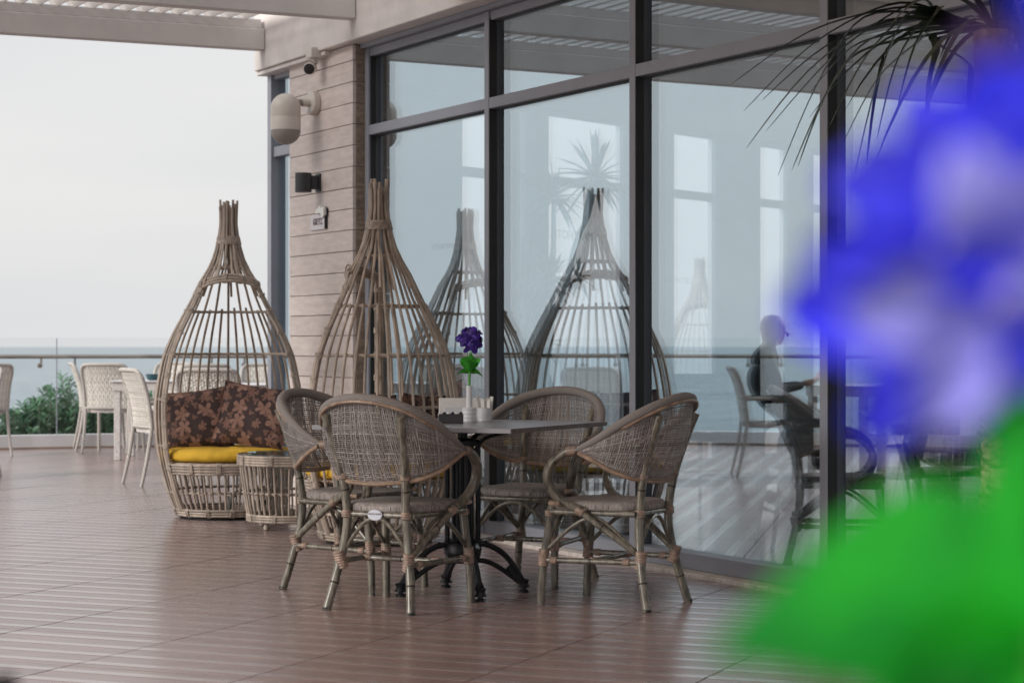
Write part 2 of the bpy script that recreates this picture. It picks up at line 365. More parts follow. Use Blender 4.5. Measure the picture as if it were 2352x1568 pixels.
for i in range(-40, 30):
    for j in range(-12, 46):
        ox = -4.83+i*G; oy = 7.32+j*G; c = ax*(ox+G/2)+ay*(oy+G/2)
        nn = (c-W0).dot(NI); ss = -(c-W0).dot(U)
        if nn > .42 and ss > -6.2: continue
        if nn > .42 and ss <= -6.2 and c.x > 4: continue
        if not all(inside(*(ax*(ox+a*G)+ay*(oy+b*G)).to_2d()) for a in (0.02, .98) for b in (.02, .98)) and not inside(c.x, c.y): continue
        vis = c.y > 6.2 and abs(c.x/c.y) < .262
        cells.append(((0 if vis else 1, c.length), ox, oy))
cells.sort(key=lambda q: q[0])
proto = None
for q, ox, oy in cells[:290]:
    if proto is None:
        t_ = MB(); tile_mb(t_, 0, 0); proto = t_.build('tile', [M_tile, M_band], floor, smooth=False); o = proto
    else: o = inst(proto, floor)
    p = ax*ox+ay*oy; o.location = (p.x, p.y, random.uniform(-.0004, .0004))
mb = MB()
for q, ox, oy in cells[290:]: tile_mb(mb, ox, oy)
if mb.v: kind(mb.build('tile_field', [M_tile, M_band], floor, smooth=False), 'stuff')

# kerb and balustrade
rr = [rail[0]]; L = 0
def along(d):                                            # point and tangent at arc length d from rail start
    acc = 0
    for a, b in zip(rail, rail[1:]):
        l = (b-a).length
        if acc+l >= d: return a+(b-a)*((d-acc)/l), (b-a).normalized()
        acc += l
    return rail[-1], (rail[-1]-rail[-2]).normalized()
TOTAL = sum((b-a).length for a, b in zip(rail, rail[1:]))
def off(d, o, z):
    p, t = along(d); n = Vector((t.y, -t.x, 0)); c = Vector((-4, 12, 0))-p
    if n.dot(c) < 0: n = -n
    return p+n*o+Vector((0, 0, z))                       # o > 0 towards the terrace
bal = thing('balustrade', 'frameless glass balustrade with steel handrail on a low white kerb along the sea edge', 'railing')
mb = MB(); st = 60
for z0, z1, o0, o1, mi in ((-.3, .142, -.14, .06, 0), (-.006, .018, .06, .11, 1)):
    b = len(mb.v)
    for i in range(st+1):
        d = TOTAL*i/st
        for (o_, z_) in ((o0, z0), (o1, z0), (o1, z1), (o0, z1)): mb.v.append(tuple(off(d, o_, z_)))
    for i in range(st):
        for k in range(4): mb.face((b+4*i+k, b+4*i+(k+1) % 4, b+4*i+4+(k+1) % 4, b+4*i+4+k), mi)
mb.build('kerb', [mat('kerb_paint', (.72, .72, .74), .6, var=.05, scale=2), mat('kerb_skirting', (.30, .22, .18), .7)], bal, smooth=False)
PITCH = 1.82; d0 = 0
best = min((abs(CX+off(d/50, 0, 0).x/off(d/50, 0, 0).y*FPX-132), d/50) for d in range(int(TOTAL*50)) if off(d/50, 0, 0).y > 18)[1]
d0 = best % PITCH
d = d0-PITCH
while d < TOTAL:
    a, b2 = max(d+.008, 0.01), min(d+PITCH-.008, TOTAL-.01)
    if b2-a > .1:
        mb = MB(); b = len(mb.v)
        for dd in (a, (a+b2)/2, b2):
            for (o_, z_) in ((-.05, .13), (-.034, .13), (-.034, 1.172), (-.05, 1.172)): mb.v.append(tuple(off(dd, o_, z_)))
        for i in range(2):
            for k in range(4): mb.face((b+4*i+k, b+4*i+(k+1) % 4, b+4*i+4+(k+1) % 4, b+4*i+4+k))
        mb.face((0, 1, 2, 3)); mb.face((8, 11, 10, 9)); mb.build('glass_panel', G_rail, bal, smooth=False)
        m2 = MB(); m2.tube([off(max(d, .01), -.030, .135), off(max(d, .01), -.030, 1.165)], .006, 6); m2.build('joint_seal', M_alu, bal)
        for dd in (a+.17, b2-.17):
            if dd > 6.2 or True:
                m2 = MB(); p0 = off(dd, -.034, .875); p1 = off(dd, .03, .875); m2.tube([p0, p1, off(dd, .05, .89), off(dd, .05, .955)], .012, 8)
                m2.tube([p0, off(dd, -.012, .875)], .026, 12); m2.build('bracket', M_steel, bal)
    d += PITCH
mb = MB(); pts = [off(TOTAL*i/90, .05, .972) for i in range(91)]; mb.tube(pts, .022, 8); mb.build('handrail', M_steel, bal)

# oleander bushes behind the rail
def bush(px, Y, h, wd, label):
    base = at(px, Y, -.6 if Y < 26 else -1); t = thing('oleander_bush', label, 'bush', base, 0, 'oleander bushes beyond the balustrade')
    mb = MB(); st = MB(); rnd = random.Random(int(px*7+Y))
    H = h-base.z
    for k in range(int(34*wd)+8):
        a = rnd.uniform(0, 2*pi); rr_ = wd*sqrt(rnd.random())*.5; hh = H*rnd.uniform(.55, 1.0)*(1-.35*(rr_/wd*2)**2)
        p0 = Vector((rr_*.3*cos(a), rr_*.3*sin(a), 0)); p2 = Vector((rr_*cos(a), rr_*sin(a), hh)); p1 = (p0+p2)/2+Vector((rnd.uniform(-.05, .05), 0, .1))
        pts = spline([p0, p1, p2], 5); st.tube(pts, [.008*(1-.6*i/(len(pts)-1)) for i in range(len(pts))], 4)
        nl = 70
        for j in range(nl):
            u = .3+.7*j/nl; q = pts[min(int(u*(len(pts)-1)), len(pts)-2)].lerp(pts[min(int(u*(len(pts)-1)), len(pts)-2)+1], (u*(len(pts)-1)) % 1)
            an = rnd.uniform(0, 2*pi); up = rnd.uniform(.3, .9); dr = Vector((cos(an)*(1-up*.5), sin(an)*(1-up*.5), up)).normalized(); l = rnd.uniform(.09, .15)
            sd_ = dr.cross(Vector((rnd.random(), rnd.random(), .3))).normalized()*.011; b = len(mb.v)
            mb.v += [tuple(q), tuple(q+dr*l*.45+sd_), tuple(q+dr*l-Vector((0, 0, l*.15))), tuple(q+dr*l*.45-sd_)]; mb.face((b, b+1, b+2, b+3))
    mb.build('foliage', M_oleander, t, smooth=False); st.build('stem', mat('oleander_stem', (.10, .09, .06), .8), t)
for q in ((22, 24.0, .50, 1.5, 'lowest oleander bush behind the glass at the far left edge'), (85, 24.6, .52, 1.4, 'low dark oleander bush behind the glass, second from the left'),
          (128, 24.0, .80, 1.1, 'tall feathery oleander just left of the glass panel joint'), (178, 23.9, .95, 1.2, 'tallest oleander bush, right behind the glass joint'),
          (225, 24.2, .74, 1.4, 'dense oleander behind the white wicker chair back'), (295, 24.3, .64, 1.5, 'oleander bush seen under the arm of the side-on wicker chair'),
          (370, 24.4, .60, 1.5, 'oleander bush behind the egg chair frame left side')): bush(*q)
for k in range(3):
    p = Wp(0, 0, 0); 
for i, (x, y, h) in enumerate(((-11.6, 18.0, .5), (-13.2, 14.6, .7), (-9.6, 21.4, .5))):
    bush(CX+x/y*FPX, y, h, 1.3, ['oleander bush reflected low in the third glass bay', 'oleander bush beyond the bend of the balustrade', 'oleander bush between the far chairs and the sea'][i])

# ================================================================== BUILDING: glass front
fac = thing('glass_facade', 'tall blue-tinted glass shopfront with dark grey mullions and transoms', 'shopfront', W0, FROT)
mull_s = [s_at(1112, .09)+k*0 for k in range(1)]
mull_s = [s_at(1112, .09), s_at(1445, .09), s_at(1882, .09)]
pit = (mull_s[2]-mull_s[0])/2
mull_s.append(mull_s[2]+pit)
jamb = s_at(845, .09); MW = .055
pil_r = s_at(810, .01); pil_l = s_at(665, .01); cor = s_at(617, .04)
TOPZ = 2.97
def fbox(name, x0, x1, y0, y1, z0, z1, m, p=fac, bevel=.003): return MB().box(x0, x1, y0, y1, z0, z1).build(name, m, p, smooth=False, bevel=bevel)
jamb = pil_r+.0075
fbox('jamb', jamb, jamb+.055, .09, .20, .02, TOPZ, M_alu)
fbox('gasket', jamb+.0555, jamb+.062, .105, .139, .09, TOPZ-.04, M_gasket, bevel=0)
for i, s in enumerate(mull_s):
    fbox('mullion', s, s+MW, .09, .24, .02, TOPZ, M_alu)
    fbox('gasket', s+MW+.0005, s+MW+.005, .094, .139, .09, TOPZ-.04, M_gasket, bevel=0)
edges = [(jamb+.055, mull_s[0])]+[(mull_s[i]+MW, mull_s[i+1]) for i in range(3)]
for (a, b) in edges:
    fbox('bottom_rail', a, b, .085, .22, .02, .095, M_alu); fbox('transom', a, b, .092, .22, 2.42, 2.482, M_alu); fbox('head_rail', a, b, .10, .22, TOPZ-.05, TOPZ, M_alu)
    for (z0, z1) in ((.095, 2.42), (2.482, TOPZ-.05)):
        fbox('pane', a-.004, b+.004, .140, .160, z0-.004, z1+.004, G_facade, bevel=0)
        fbox('gasket', a+.012, b-.001, .125, .1395, z1-.010, z1-.0005, M_gasket, bevel=0)
fbox('sill', pil_r, mull_s[3]+1, 0, .10, -.01, .019, M_sill, bevel=.006)
# narrow window between pillar and corner
fbox('corner_post', cor, cor+.07, .03, .16, .02, 3.0, M_alu)
fbox('corner_mullion', pil_l-.11+.09, pil_l-.002, .02, .15, .02, 3.0, M_alu)
for (z0, z1) in ((.1, 2.40), (2.47, 2.94)): fbox('pane', cor+.065, pil_l-.015, .085, .105, z0-.01, z1+.01, G_facade, bevel=0)
for (z0, z1) in ((.02, .1), (2.40, 2.47), (2.94, 3.0)): fbox('transom', cor+.07, pil_l-.02, .05, .15, z0, z1, M_alu)
# pillar clad with boards
pil = thing('clad_pillar', 'pillar clad in pale limed horizontal boards between two windows', 'pillar', W0, FROT)
z = .0; bw = .1345*1.2
zs = []; 
BH = .1345
z = 1.552-BH*12
k = 0
while z < 2.999:
    z0 = max(z, 0.0); z1 = min(z+BH, 2.998)
    if z1-z0 > .01:
        MB().box(pil_l, pil_r, .01, .033, z0+.0022, z1-.0022).build('board', M_plank, pil, smooth=False, bevel=.0015).location = (0, random.uniform(-.0012, .0012), 0)
    z += BH
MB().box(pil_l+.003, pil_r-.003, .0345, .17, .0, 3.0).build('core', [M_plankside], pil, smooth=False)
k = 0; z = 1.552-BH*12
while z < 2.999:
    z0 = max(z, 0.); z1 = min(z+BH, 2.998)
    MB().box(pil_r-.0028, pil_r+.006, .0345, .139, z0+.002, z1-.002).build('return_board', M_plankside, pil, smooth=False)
    z += BH
# fascia beam above
fas = thing('fascia_beam', 'off-white painted beam running above the glass front', 'beam', W0, FROT)
MB().box(cor-.035, 6.5, -.055, .30, 3.002, 3.75).build('beam', M_white, fas, smooth=False, bevel=.008)
MB().box(cor-.035, pil_r-.35, -.035, .26, 2.972, 3.0).build('trim', M_white, fas, smooth=False, bevel=.004)
MB().box(mull_s[0]-3, 6.5, .06, .30, TOPZ+.001, 3.0).build('soffit_strip', M_alu, fas, smooth=False)

# far wall of the room, openings measured through the glass
F0 = Vector((.30, 17.08, 0)); FD = Vector((.612, .791, 0)).normalized(); FN = Vector((FD.y, -FD.x, 0))
farw = thing('window_wall', 'far wall of the room with tall bright windows seen through the glass', 'wall', F0, math.atan2(FD.y, FD.x))
ops = [(-1.12, -.62), (-.385, -.305), (0, 1.07), (1.86, 2.54), (3.34, 3.82), (4.35, 5.2), (5.9, 6.9), (7.6, 8.6)]
x = -2.80
def wbox(name, x0, x1, z0, z1, m, y0=0, y1=.07): return MB().box(x0, x1, y0, y1, z0, z1).build(name, m, farw, smooth=False)
for (a, b) in ops:
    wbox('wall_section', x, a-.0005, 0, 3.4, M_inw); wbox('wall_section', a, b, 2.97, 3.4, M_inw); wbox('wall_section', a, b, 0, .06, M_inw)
    wbox('window_transom', a, b, 2.40, 2.475, M_alu, .01, .06)
    for (z0, z1) in ((.06, 2.40), (2.475, 2.97)): wbox('pane', a+.001, b-.001, z0, z1, G_far, .061, .066)
    if b-a > .3: wbox('window_post', b-.035, b-.001, 0.061, 2.969, M_alu, .012, .055)
    x = b+.0005
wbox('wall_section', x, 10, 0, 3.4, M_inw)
# room: floor, ceiling, end wall
Cn = [Wp(cor+.05, .18, 0), Wp(5.6, .18, 0), Wp(5.6, 8.5, 0), F0+FD*10, F0-FD*2.7]
def poly(name, P, z0, z1, m, k='structure'):
    mb = MB(); n = len(P); mb.v = [(p.x, p.y, z0) for p in P]+[(p.x, p.y, z1) for p in P]
    mb.face(range(n)); mb.face([n+i for i in range(n)][::-1])
    for i in range(n): mb.face((i, i+n, (i+1) % n+n, (i+1) % n))
    return kind(mb.build(name, m, smooth=False), k)
infl = poly('indoor_floor', Cn, -.09, -.004, M_grout)
tp = None; g = .6
for i in range(-13, 12):
    for j in range(0, 14):
        c = Wp(i*g+g/2, .24+j*g+g/2, 0); s_ = i*g
        if s_ < cor+.2 or s_ > 5.0: continue
        if (c-F0).dot(FN) < .42: continue
        if tp is None:
            tp = MB().box(.002, g-.002, .002, g-.002, -.0035, .004).build('indoor_tile', M_intile, infl, smooth=False); o = tp
        else: o = inst(tp, infl)
        o.location = Wp(s_, .24+j*g, random.uniform(-.0003, .0003)); o.rotation_euler = (0, 0, FROT)
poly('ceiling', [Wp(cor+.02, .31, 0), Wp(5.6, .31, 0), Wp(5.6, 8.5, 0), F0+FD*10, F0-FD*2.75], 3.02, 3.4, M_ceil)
mb = MB(); q = [Wp(5.62, .2, 0), Wp(5.62, 8.5, 0), F0+FD*10]
for a, b in zip(q, q[1:]):
    i = len(mb.v); nn = (b-a).cross(Vector((0, 0, 1))).normalized()*.1
    mb.v += [tuple(a), tuple(b), tuple(b+nn), tuple(a+nn)]+[tuple(v+Vector((0, 0, 3.4))) for v in (a, b, b+nn, a+nn)]
    for f in ((0, 3, 2, 1), (4, 5, 6, 7), (0, 1, 5, 4), (1, 2, 6, 5), (2, 3, 7, 6), (3, 0, 4, 7)): mb.face([i+j for j in f])
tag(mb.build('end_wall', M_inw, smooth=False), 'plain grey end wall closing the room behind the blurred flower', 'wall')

# ================================================================== PERGOLA and canopy
perg = thing('pergola', 'white painted timber pergola with angled louvre slats over the terrace', 'pergola')
bd = Vector((-1.58, -.76, 0)).normalized(); A0 = Wp(cor+.02, -.056, 0)
def beam(name, P, D, L, wdt, z0, z1, m, par):
    n = Vector((-D.y, D.x, 0))*wdt/2; mb = MB(); q = [P-n, P+n, P+D*L+n, P+D*L-n]
    mb.v = [(v.x, v.y, z) for z in (z0, z1) for v in q]
    for f in ((0, 1, 2, 3), (4, 7, 6, 5), (0, 4, 5, 1), (1, 5, 6, 2), (2, 6, 7, 3), (3, 7, 4, 0)): mb.face(f)
    return mb.build(name, m, par, smooth=False, bevel=.006)
for k in range(3):
    P = Wp(cor+.13+1.56*k, -.056, 0)
    beam('beam', P, bd, 8.6, .10, 3.128, 3.272, M_whitebeam, perg)
    beam('top_rail', P+bd*.02, bd, 8.6, .07, 3.273, 3.34, M_whitebeam, perg)
sl = None
for k in range(62):
    P = Wp(cor+.12, -.09, 3.36)+bd*(.12+.118*k)
    if sl is None:
        m_ = MB(); m_.box(-.05, 3.3, -.009, .009, -.035, .035); sl = m_.build('slat', M_whitebeam, perg, smooth=False, bevel=.004); o = sl
    else: o = inst(sl, perg)
    o.rotation_euler = (radians(38), 0, FROT); o.location = P
can = thing('fabric_canopy', 'draped beige cloth canopy over the terrace, reflected in the upper panes', 'canopy')
CL = 7.4
for k in range(5):
    s0 = cor+3.3+k*1.9
    def cf(u, v, s0=s0): return Wp(s0+u*1.88, -.07, 0)+bd*(v*CL)+Vector((0, 0, 3.46-.16*sin(pi*u)-.045*sin(v*2*pi*5+u*2)*sin(pi*u)-.02*sin(v*47+u*11)))
    m_ = MB(); m_.grid(cf, 14, 46); o = m_.build('cloth_panel', M_cloth, can, ang=180); sdm = o.modifiers.new('thick', 'SOLIDIFY'); sdm.thickness = .004
    beam('rafter', Wp(s0-.01, -.06, 0), bd, CL+.1, .09, 3.24, 3.38, M_whitebeam, can)

# ================================================================== wall fittings
PN = .008
def fit(name, label, cat, px, py, n=PN):
    s = s_at(px, n); P = Wp(s, n, 0); z_ = zt(py, P.y); return thing(name, label, cat, (P.x, P.y, z_), FROT)
# local: x along the wall towards the camera, y into the wall, -y outwards
t = fit('wall_lamp', 'big white capsule lamp on a wall arm near the top of the clad pillar', 'lamp', 726, 238)
m_ = MB(); m_.lathe([(.078, 0), (.080, -.012), (.080, -.040), (.074, -.046)], 32, axis='y'); m_.build('wall_plate', M_lampw, t)
m_ = MB(); m_.tube([(0, -.04, 0), (0, -.10, 0)], .026, 16); m_.build('socket', M_lampw, t)
m_ = MB(); m_.tube([(0, -.09, 0), (0, -.135, 0)], .021, 16); m_.build('arm', M_lampg, t)
R_ = .099; cy = -.215; cz0 = -.005
up_ = [(R_*sin(a), cz0+.0+.045-.045+R_*cos(a)*.98) for a in [pi/2*i/10 for i in range(11)]]
prof = [(max(.0005, R_*sin(pi/2*i/10)), .045-.0+R_*cos(pi/2*i/10)) for i in range(11)]+[(R_, -.01), (R_*.995, -.0115), (R_*.995, -.0135), (R_, -.015), (R_, -.098)]
prof = [(r, h-.090) for r, h in prof]
m_ = MB(); m_.lathe(prof[::-1], 40, (0, cy, 0)); m_.build('housing', M_lampw, t)
prof = [(max(.0005, R_*.985*cos(pi/2*i/10)), -.1885-R_*.95*sin(pi/2*i/10)) for i in range(11)]
m_ = MB(); m_.lathe(prof[::-1], 40, (0, cy, 0)); m_.build('diffuser', M_lampg, t)
t = fit('wall_sconce', 'small black cylindrical up-down wall light on the clad pillar', 'lamp', 733, 420)
M_sc = mat('sconce_black', (.028, .032, .04), .5, var=.1)
MB().box(-.035, .035, -.014, 0, -.06, .06).build('wall_plate', M_sc, t, smooth=False, bevel=.004)
MB().box(-.022, .022, -.062, -.0145, -.045, .045).build('bracket', M_sc, t, smooth=False, bevel=.004)
m_ = MB(); m_.lathe([(.048, -.066), (.054, -.066), (.054, .060), (.050, .060), (.048, .02)], 32, (0, -.112, 0)); m_.build('cylinder', M_sc, t)
t = fit('security_camera', 'white security camera with a black face on a box under the beam', 'camera', 744, 125)
MB().box(-.05, .05, -.11, -.001, -.03, .035).build('mount_box', M_lampw, t, smooth=False, bevel=.004)
m_ = MB(); m_.tube([(0, -.06, -.031), (0, -.065, -.065)], .014, 12); m_.tube([(0, -.065, -.052), (0, -.069, -.06)], .024, 16); m_.build('ball_joint', M_lampw, t)
m_ = MB(); m_.lathe([(.001, -.03), (.035, -.03), (.04, -.02), (.04, .05), (.036, .056)], 24, axis='y', caps=True); place(m_, Matrix.Translation((-.0, -.10, -.10)) @ Matrix.Rotation(radians(58), 4, 'Z') @ Matrix.Rotation(radians(12), 4, 'X')); m_.build('body', M_lampw, t)
m_ = MB(); m_.lathe([(.001, -.034), (.030, -.0345), (.0355, -.031)], 24, axis='y'); place(m_, Matrix.Translation((-.0, -.10, -.10)) @ Matrix.Rotation(radians(58), 4, 'Z') @ Matrix.Rotation(radians(12), 4, 'X')); m_.build('lens_face', M_gasket, t)
t = fit('wall_sign', 'small white plaque with dark narrow lettering and a white arrow emblem above', 'sign', 733, 510, PN)
MB().box(-.13, .13, -.008, -.0005, -.05, .05).build('plaque', mat('plaque_white', (.62, .60, .64), .6, var=.02), t, smooth=False)
MB().box(.13, .140, -.018, -.0005, -.05, .04).build('plaque_edge', M_gasket, t, smooth=False)
o = text_mesh('IGRETCC', .062, M_text, t); o.rotation_euler = (radians(90), 0, 0); o.location = (0, -.0095, 0); o.scale = (.62, 1, 1)
m_ = MB(); E = [(-.02, .047), (.035, .047), (.06, .01), (.075, .03), (.075, .075), (.055, .088), (.045, .07), (.03, .095), (-.012, .07)]; E = [(a*1.5+.03, b+.008) for a, b in E]
n_ = len(E); m_.v = [(x_, -.030, z_) for x_, z_ in E]+[(x_, -.010, z_) for x_, z_ in E]; m_.face(range(n_)); m_.face([n_+i for i in range(n_)][::-1])
for i in range(n_): m_.face((i, n_+i, n_+(i+1) % n_, (i+1) % n_))
m_.build('emblem', mat('emblem_white', (.72, .72, .70), .4, var=.02), t, smooth=False)
m_ = MB(); m_.v = [(x_*1.04+.006, -.0098, z_*1.0-.002) for x_, z_ in E]+[(x_*1.04+.006, -.001, z_-.002) for x_, z_ in E]; m_.face(range(n_)); m_.face([n_+i for i in range(n_)][::-1])
for i in range(n_): m_.face((i, n_+i, n_+(i+1) % n_, (i+1) % n_))
m_.build('emblem_back', M_gasket, t, smooth=False)

# ================================================================== rattan armchair
def wrap_mb(r, L, turns):                                # lathe with ridges, axis z
    p = []; n = turns
    for i in range(n):
        z0 = -L/2+L*i/n; dz = L/n
        p += [(r*.93, z0), (r*1.06, z0+dz*.3), (r*1.06, z0+dz*.7), (r*.93, z0+dz*.98)]
    m = MB(); m.lathe(p, 12); return m
WR = {}
def wrap(parent, p, d, r, L, turns=5, m=None):
    key = (round(r, 3), round(L, 2), turns, m)
    if key not in WR:
        o = wrap_mb(r, L, turns).build('binding', m or M_wrap, parent, ang=60); WR[key] = o
    else: o = inst(WR[key], parent)
    q = Vector(d).to_track_quat('Z', 'Y'); o.matrix_local = Matrix.Translation(p) @ q.to_matrix().to_4x4(); return o
def cane_mb(pts, r, nodes=(), seg=10, taper=None):
    m = MB(); P = spline(pts, 8); n = len(P)
    m.tube(P, r if taper is None else [taper[0]+(taper[1]-taper[0])*i/(n-1) for i in range(n)], seg)
    for u in nodes:
        i = min(max(int(u*(n-1)), 1), n-2); dd = (P[i+1]-P[i-1]).normalized()
        m.tube([P[i]-dd*.0035, P[i]-dd*.0012, P[i]+dd*.0012, P[i]+dd*.0035], [r*1.0, r*1.07, r*1.07, r*1.0], seg, m=1)
    return m
Tt = [(0, (.292, .02, .655)), (.14, (.292, -.07, .70)), (.30, (.268, -.17, .765)), (.46, (.20, -.265, .825)), (.62, (.11, -.315, .858)), (.8, (.04, -.33, .868)), (1, (0, -.332, .87))]
TOPC = [Vector(p) for _, p in Tt]+[Vector((-p[0], p[1], p[2])) for _, p in Tt[-2::-1]]
BOTC = [Vector(p) for p in ((.292, .015, .645), (.282, -.04, .618), (.255, -.11, .575), (.205, -.17, .545), (.14, -.205, .530), (.06, -.222, .522), (0, -.225, .52))]
BOTC = BOTC+[Vector((-p.x, p.y, p.z)) for p in BOTC[-2::-1]]
topS = spline(TOPC, 8); botS = spline(BOTC, 8)
def samp(P, u):
    x = u*(len(P)-1); i = min(int(x), len(P)-2); return P[i].lerp(P[i+1], x-i)
def shell(u, v, o=0):
    a = samp(botS, u); b = samp(topS, u); p = a.lerp(b, v)
    n = Vector((p.x*.9, p.y-.12, 0)).normalized(); return p+n*(.028*sin(pi*v)*sin(pi*u)**.5+o)
def armchair(label, wov=M_strand, seatm=M_seat, cane=M_cane, roll=M_roll, wrapm=M_wrap, nm='rattan_armchair', group='rattan armchairs around the square table'):
    t = thing(nm, label, 'chair', group=group)
    rnd = random.Random(3)
    # woven back: real strands
    m = MB(); nu = 112; cnt = 0
    for i in range(nu):
        u = (i+.5)/nu*.96+.02
        if i % 9 == 4 and rnd.random() < .5: continue
        wd = rnd.choice((.0018, .0024, .0030, .0034)); ph = i % 2
        pts = [shell(u+rnd.uniform(-.0006, .0006), k/9, .0016*(1 if (k+ph) % 2 else -1)) for k in range(10)]
        b0 = len(m.f); m.tube(pts, wd, 4, up=lambda p: Vector((p.x, p.y-.12, 0)), flat=.35, caps=False)
        for f in range(b0, len(m.f)): m.uv[f] = tuple((cnt+.5, 0) for _ in range(4))
        cnt += 1
    nv = 38
    for j in range(nv):
        v = (j+.5)/nv*.97+.015
        if j % 7 == 3 and rnd.random() < .5: continue
        wd = rnd.choice((.0016, .0022, .0030)); ph = j % 2
        pts = [shell(.02+.96*k/34, v+rnd.uniform(-.0008, .0008), .0016*(1 if (k+ph) % 2 else -1)) for k in range(35)]
        b0 = len(m.f); m.tube(pts, wd, 4, up=lambda p: Vector((p.x, p.y-.12, 0)), flat=.35, caps=False)
        for f in range(b0, len(m.f)): m.uv[f] = tuple((cnt+.5, 0) for _ in range(4))
        cnt += 1
    back = m.build('backrest', wov, t, ang=180)
    m = MB(); n = len(topS); m.tube(topS, [.012+.009*min(1, 5*min(i, n-1-i)/n) for i in range(n)], 12); m.build('top_roll', roll, back)
    m = MB(); m.tube([p+Vector((0, -.022 if abs(p.x) < .27 else 0, -.012)) for p in topS[4:-4]], .0065, 8); m.build('top_piping', M_tan, back)
    m = MB(); m.tube([p+Vector((p.x*.02, -.004, 0)) for p in botS], .0095, 8); m.build('bottom_rim', M_tan, back)
    # seat
    def seat_out(a):
        c_, s_ = cos(a), sin(a); e = 3.4; r_ = (abs(c_)**e+abs(s_)**e)**(-1/e); x = r_*c_; y = r_*s_
        hw = .205+.02*y; return Vector((x*hw, .015+y*.215, 0))
    m = MB(); rings = ((.0, .022), (.55, .020), (.88, .017), (.965, .012), (1, 0), (1.0, -.016), (.965, -.024), (.5, -.022), (0, -.022)); sg = 40
    for (k_, z_) in rings:
        for i in range(sg):
            p = seat_out(2*pi*i/sg)*max(k_, .01); m.v.append((p.x, p.y, .425+z_-(.012*(1-k_) if z_ > 0 else 0)))
    for i in range(len(rings)-1):
        for k in range(sg): m.face((i*sg+k, (i+1)*sg+k, (i+1)*sg+(k+1) % sg, i*sg+(k+1) % sg))
    m.build('seat', seatm, t, ang=60)
    m = MB(); m.tube([(-.165, -.185, .392), (.165, -.185, .392)], .0125, 10); m.tube([(-.20, .20, .392), (.20, .20, .392)], .0125, 10)
    for sx in (-1, 1): m.tube([(sx*.165, -.185, .392), (sx*.20, .20, .392)], .0125, 10)
    m.build('seat_frame', [cane, M_node], t)
    for sx in (-1, 1):
        cane_mb([(sx*.200, -.255, .0), (sx*.178, -.222, .13), (sx*.150, -.195, .28), (sx*.140, -.192, .40), (sx*.150, -.215, .55), (sx*.166, -.262, .70), (sx*.178, -.30, .80)], .0182, (.16, .62)).build('leg', [cane, M_node], t)
        m = cane_mb([(sx*.208, .232, .0), (sx*.205, .225, .15), (sx*.196, .205, .30), (sx*.19, .19, .415)], .0176, (.40,)); m.build('leg', [cane, M_node], t)
        m = MB(); m.lathe([(.0175, 0), (.0175, .012)], 12, (sx*.200, -.255, 0)); m.lathe([(.017, 0), (.017, .012)], 12, (sx*.208, .232, 0)); m.build('rubber_foot', M_gasket, t)
        # arm: three canes side by side bent in a hoop, then down to the rear leg
        m = MB(); m3 = MB()
        hoop = [(.292, .015, .652), (.296, .09, .640), (.290, .155, .585), (.272, .170, .51), (.245, .125, .442), (.222, .035, .405)]
        for k, o_ in ((0, 0), (1, 1), (2, -1)):
            pts = spline([(sx*(p[0]-.004), p[1]-abs(o_)*.004+(o_*.018 if i < 99 else 0)*(.25 if i in (0, 5) else 1)*(0 if i == 0 else 1)*(p[2]-.40)/.25*.9, p[2]-(o_*.004)) for i, p in enumerate(hoop)], 8)
            if o_: pts = [Vector((q.x-sx*.014, q.y-.012, q.z)) for q in pts] if o_ > 0 else [Vector((q.x+sx*.004, q.y+.004, q.z)) for q in pts]
            m.tube(pts, .0145, 10)
        m.build('arm', [cane, M_node], t)
        cane_mb([(sx*.236, .10, .430), (sx*.222, .03, .392), (sx*.192, -.10, .30), (sx*.166, -.205, .225)], .0140, (.55,)).build('arm_brace', [cane, M_node], t)
        m = MB(); m.tube([(sx*.236, .175, .43), (sx*.250, .118, .432)], .010, 8); m.build('peg', M_tan, t)
        wrap(t, (sx*.292, .045, .651), (0, 1, -.1), .0175, .045, 6, wrapm)
        wrap(t, (sx*.224, .04, .40), (-sx*.12, -.6, -.4), .0175, .035, 4, wrapm)
        wrap(t, (sx*.162, -.208, .205), (sx*.1, -.1, .5), .023, .075, 7, wrapm)
        wrap(t, (sx*.203, .222, .20), (0, -.1, 1), .021, .07, 7, wrapm)
        wrap(t, (sx*.141, -.193, .392), (0, 0, 1), .021, .03, 3, wrapm)
        wrap(t, (sx*.148, -.212, .548), (0, .0, 1), .021, .024, 3, wrapm)
        wrap(t, (sx*.194, .198, .385), (0, 0, 1), .020, .025, 3, wrapm)
        # side stretcher and its wraps
        cane_mb([(sx*.170, -.205, .195), (sx*.203, .225, .190)], .0115, (.5,)).build('stretcher', [cane, M_node], t)
        wrap(t, (sx*.200, .175, .190), (sx*.03, 1, 0), .0145, .03, 4, wrapm); wrap(t, (sx*.175, -.15, .195), (sx*.03, 1, 0), .0145, .03, 4, wrapm)
        m = MB(); m.tube(spline([(sx*.178, -.19, .24), (sx*.18, -.08, .335), (sx*.187, .0, .372), (sx*.192, .09, .335), (sx*.20, .20, .24)], 6), .0085, 8); m.build('side_arch', [cane, M_node], t)
    cane_mb([(-.187, .01, .193), (.187, .01, .193)], .0115, (.5,)).build('stretcher', [cane, M_node], t)
    for sx in (-1, 1): wrap(t, (sx*.165, .01, .193), (1, 0, 0), .0145, .035, 4, wrapm)
    for (y_, w_) in ((-.197, .155), (.215, .20)):
        m = MB(); m.tube(spline([(-w_, y_, .235), (-w_*.45, y_, .345), (0, y_, .378), (w_*.45, y_, .345), (w_, y_, .235)], 6), .0085, 8); m.build('front_arch' if y_ > 0 else 'rear_arch', [cane, M_node], t)
    return t
A = armchair('rattan armchair nearest the camera, its woven back towards us, with a small white badge')
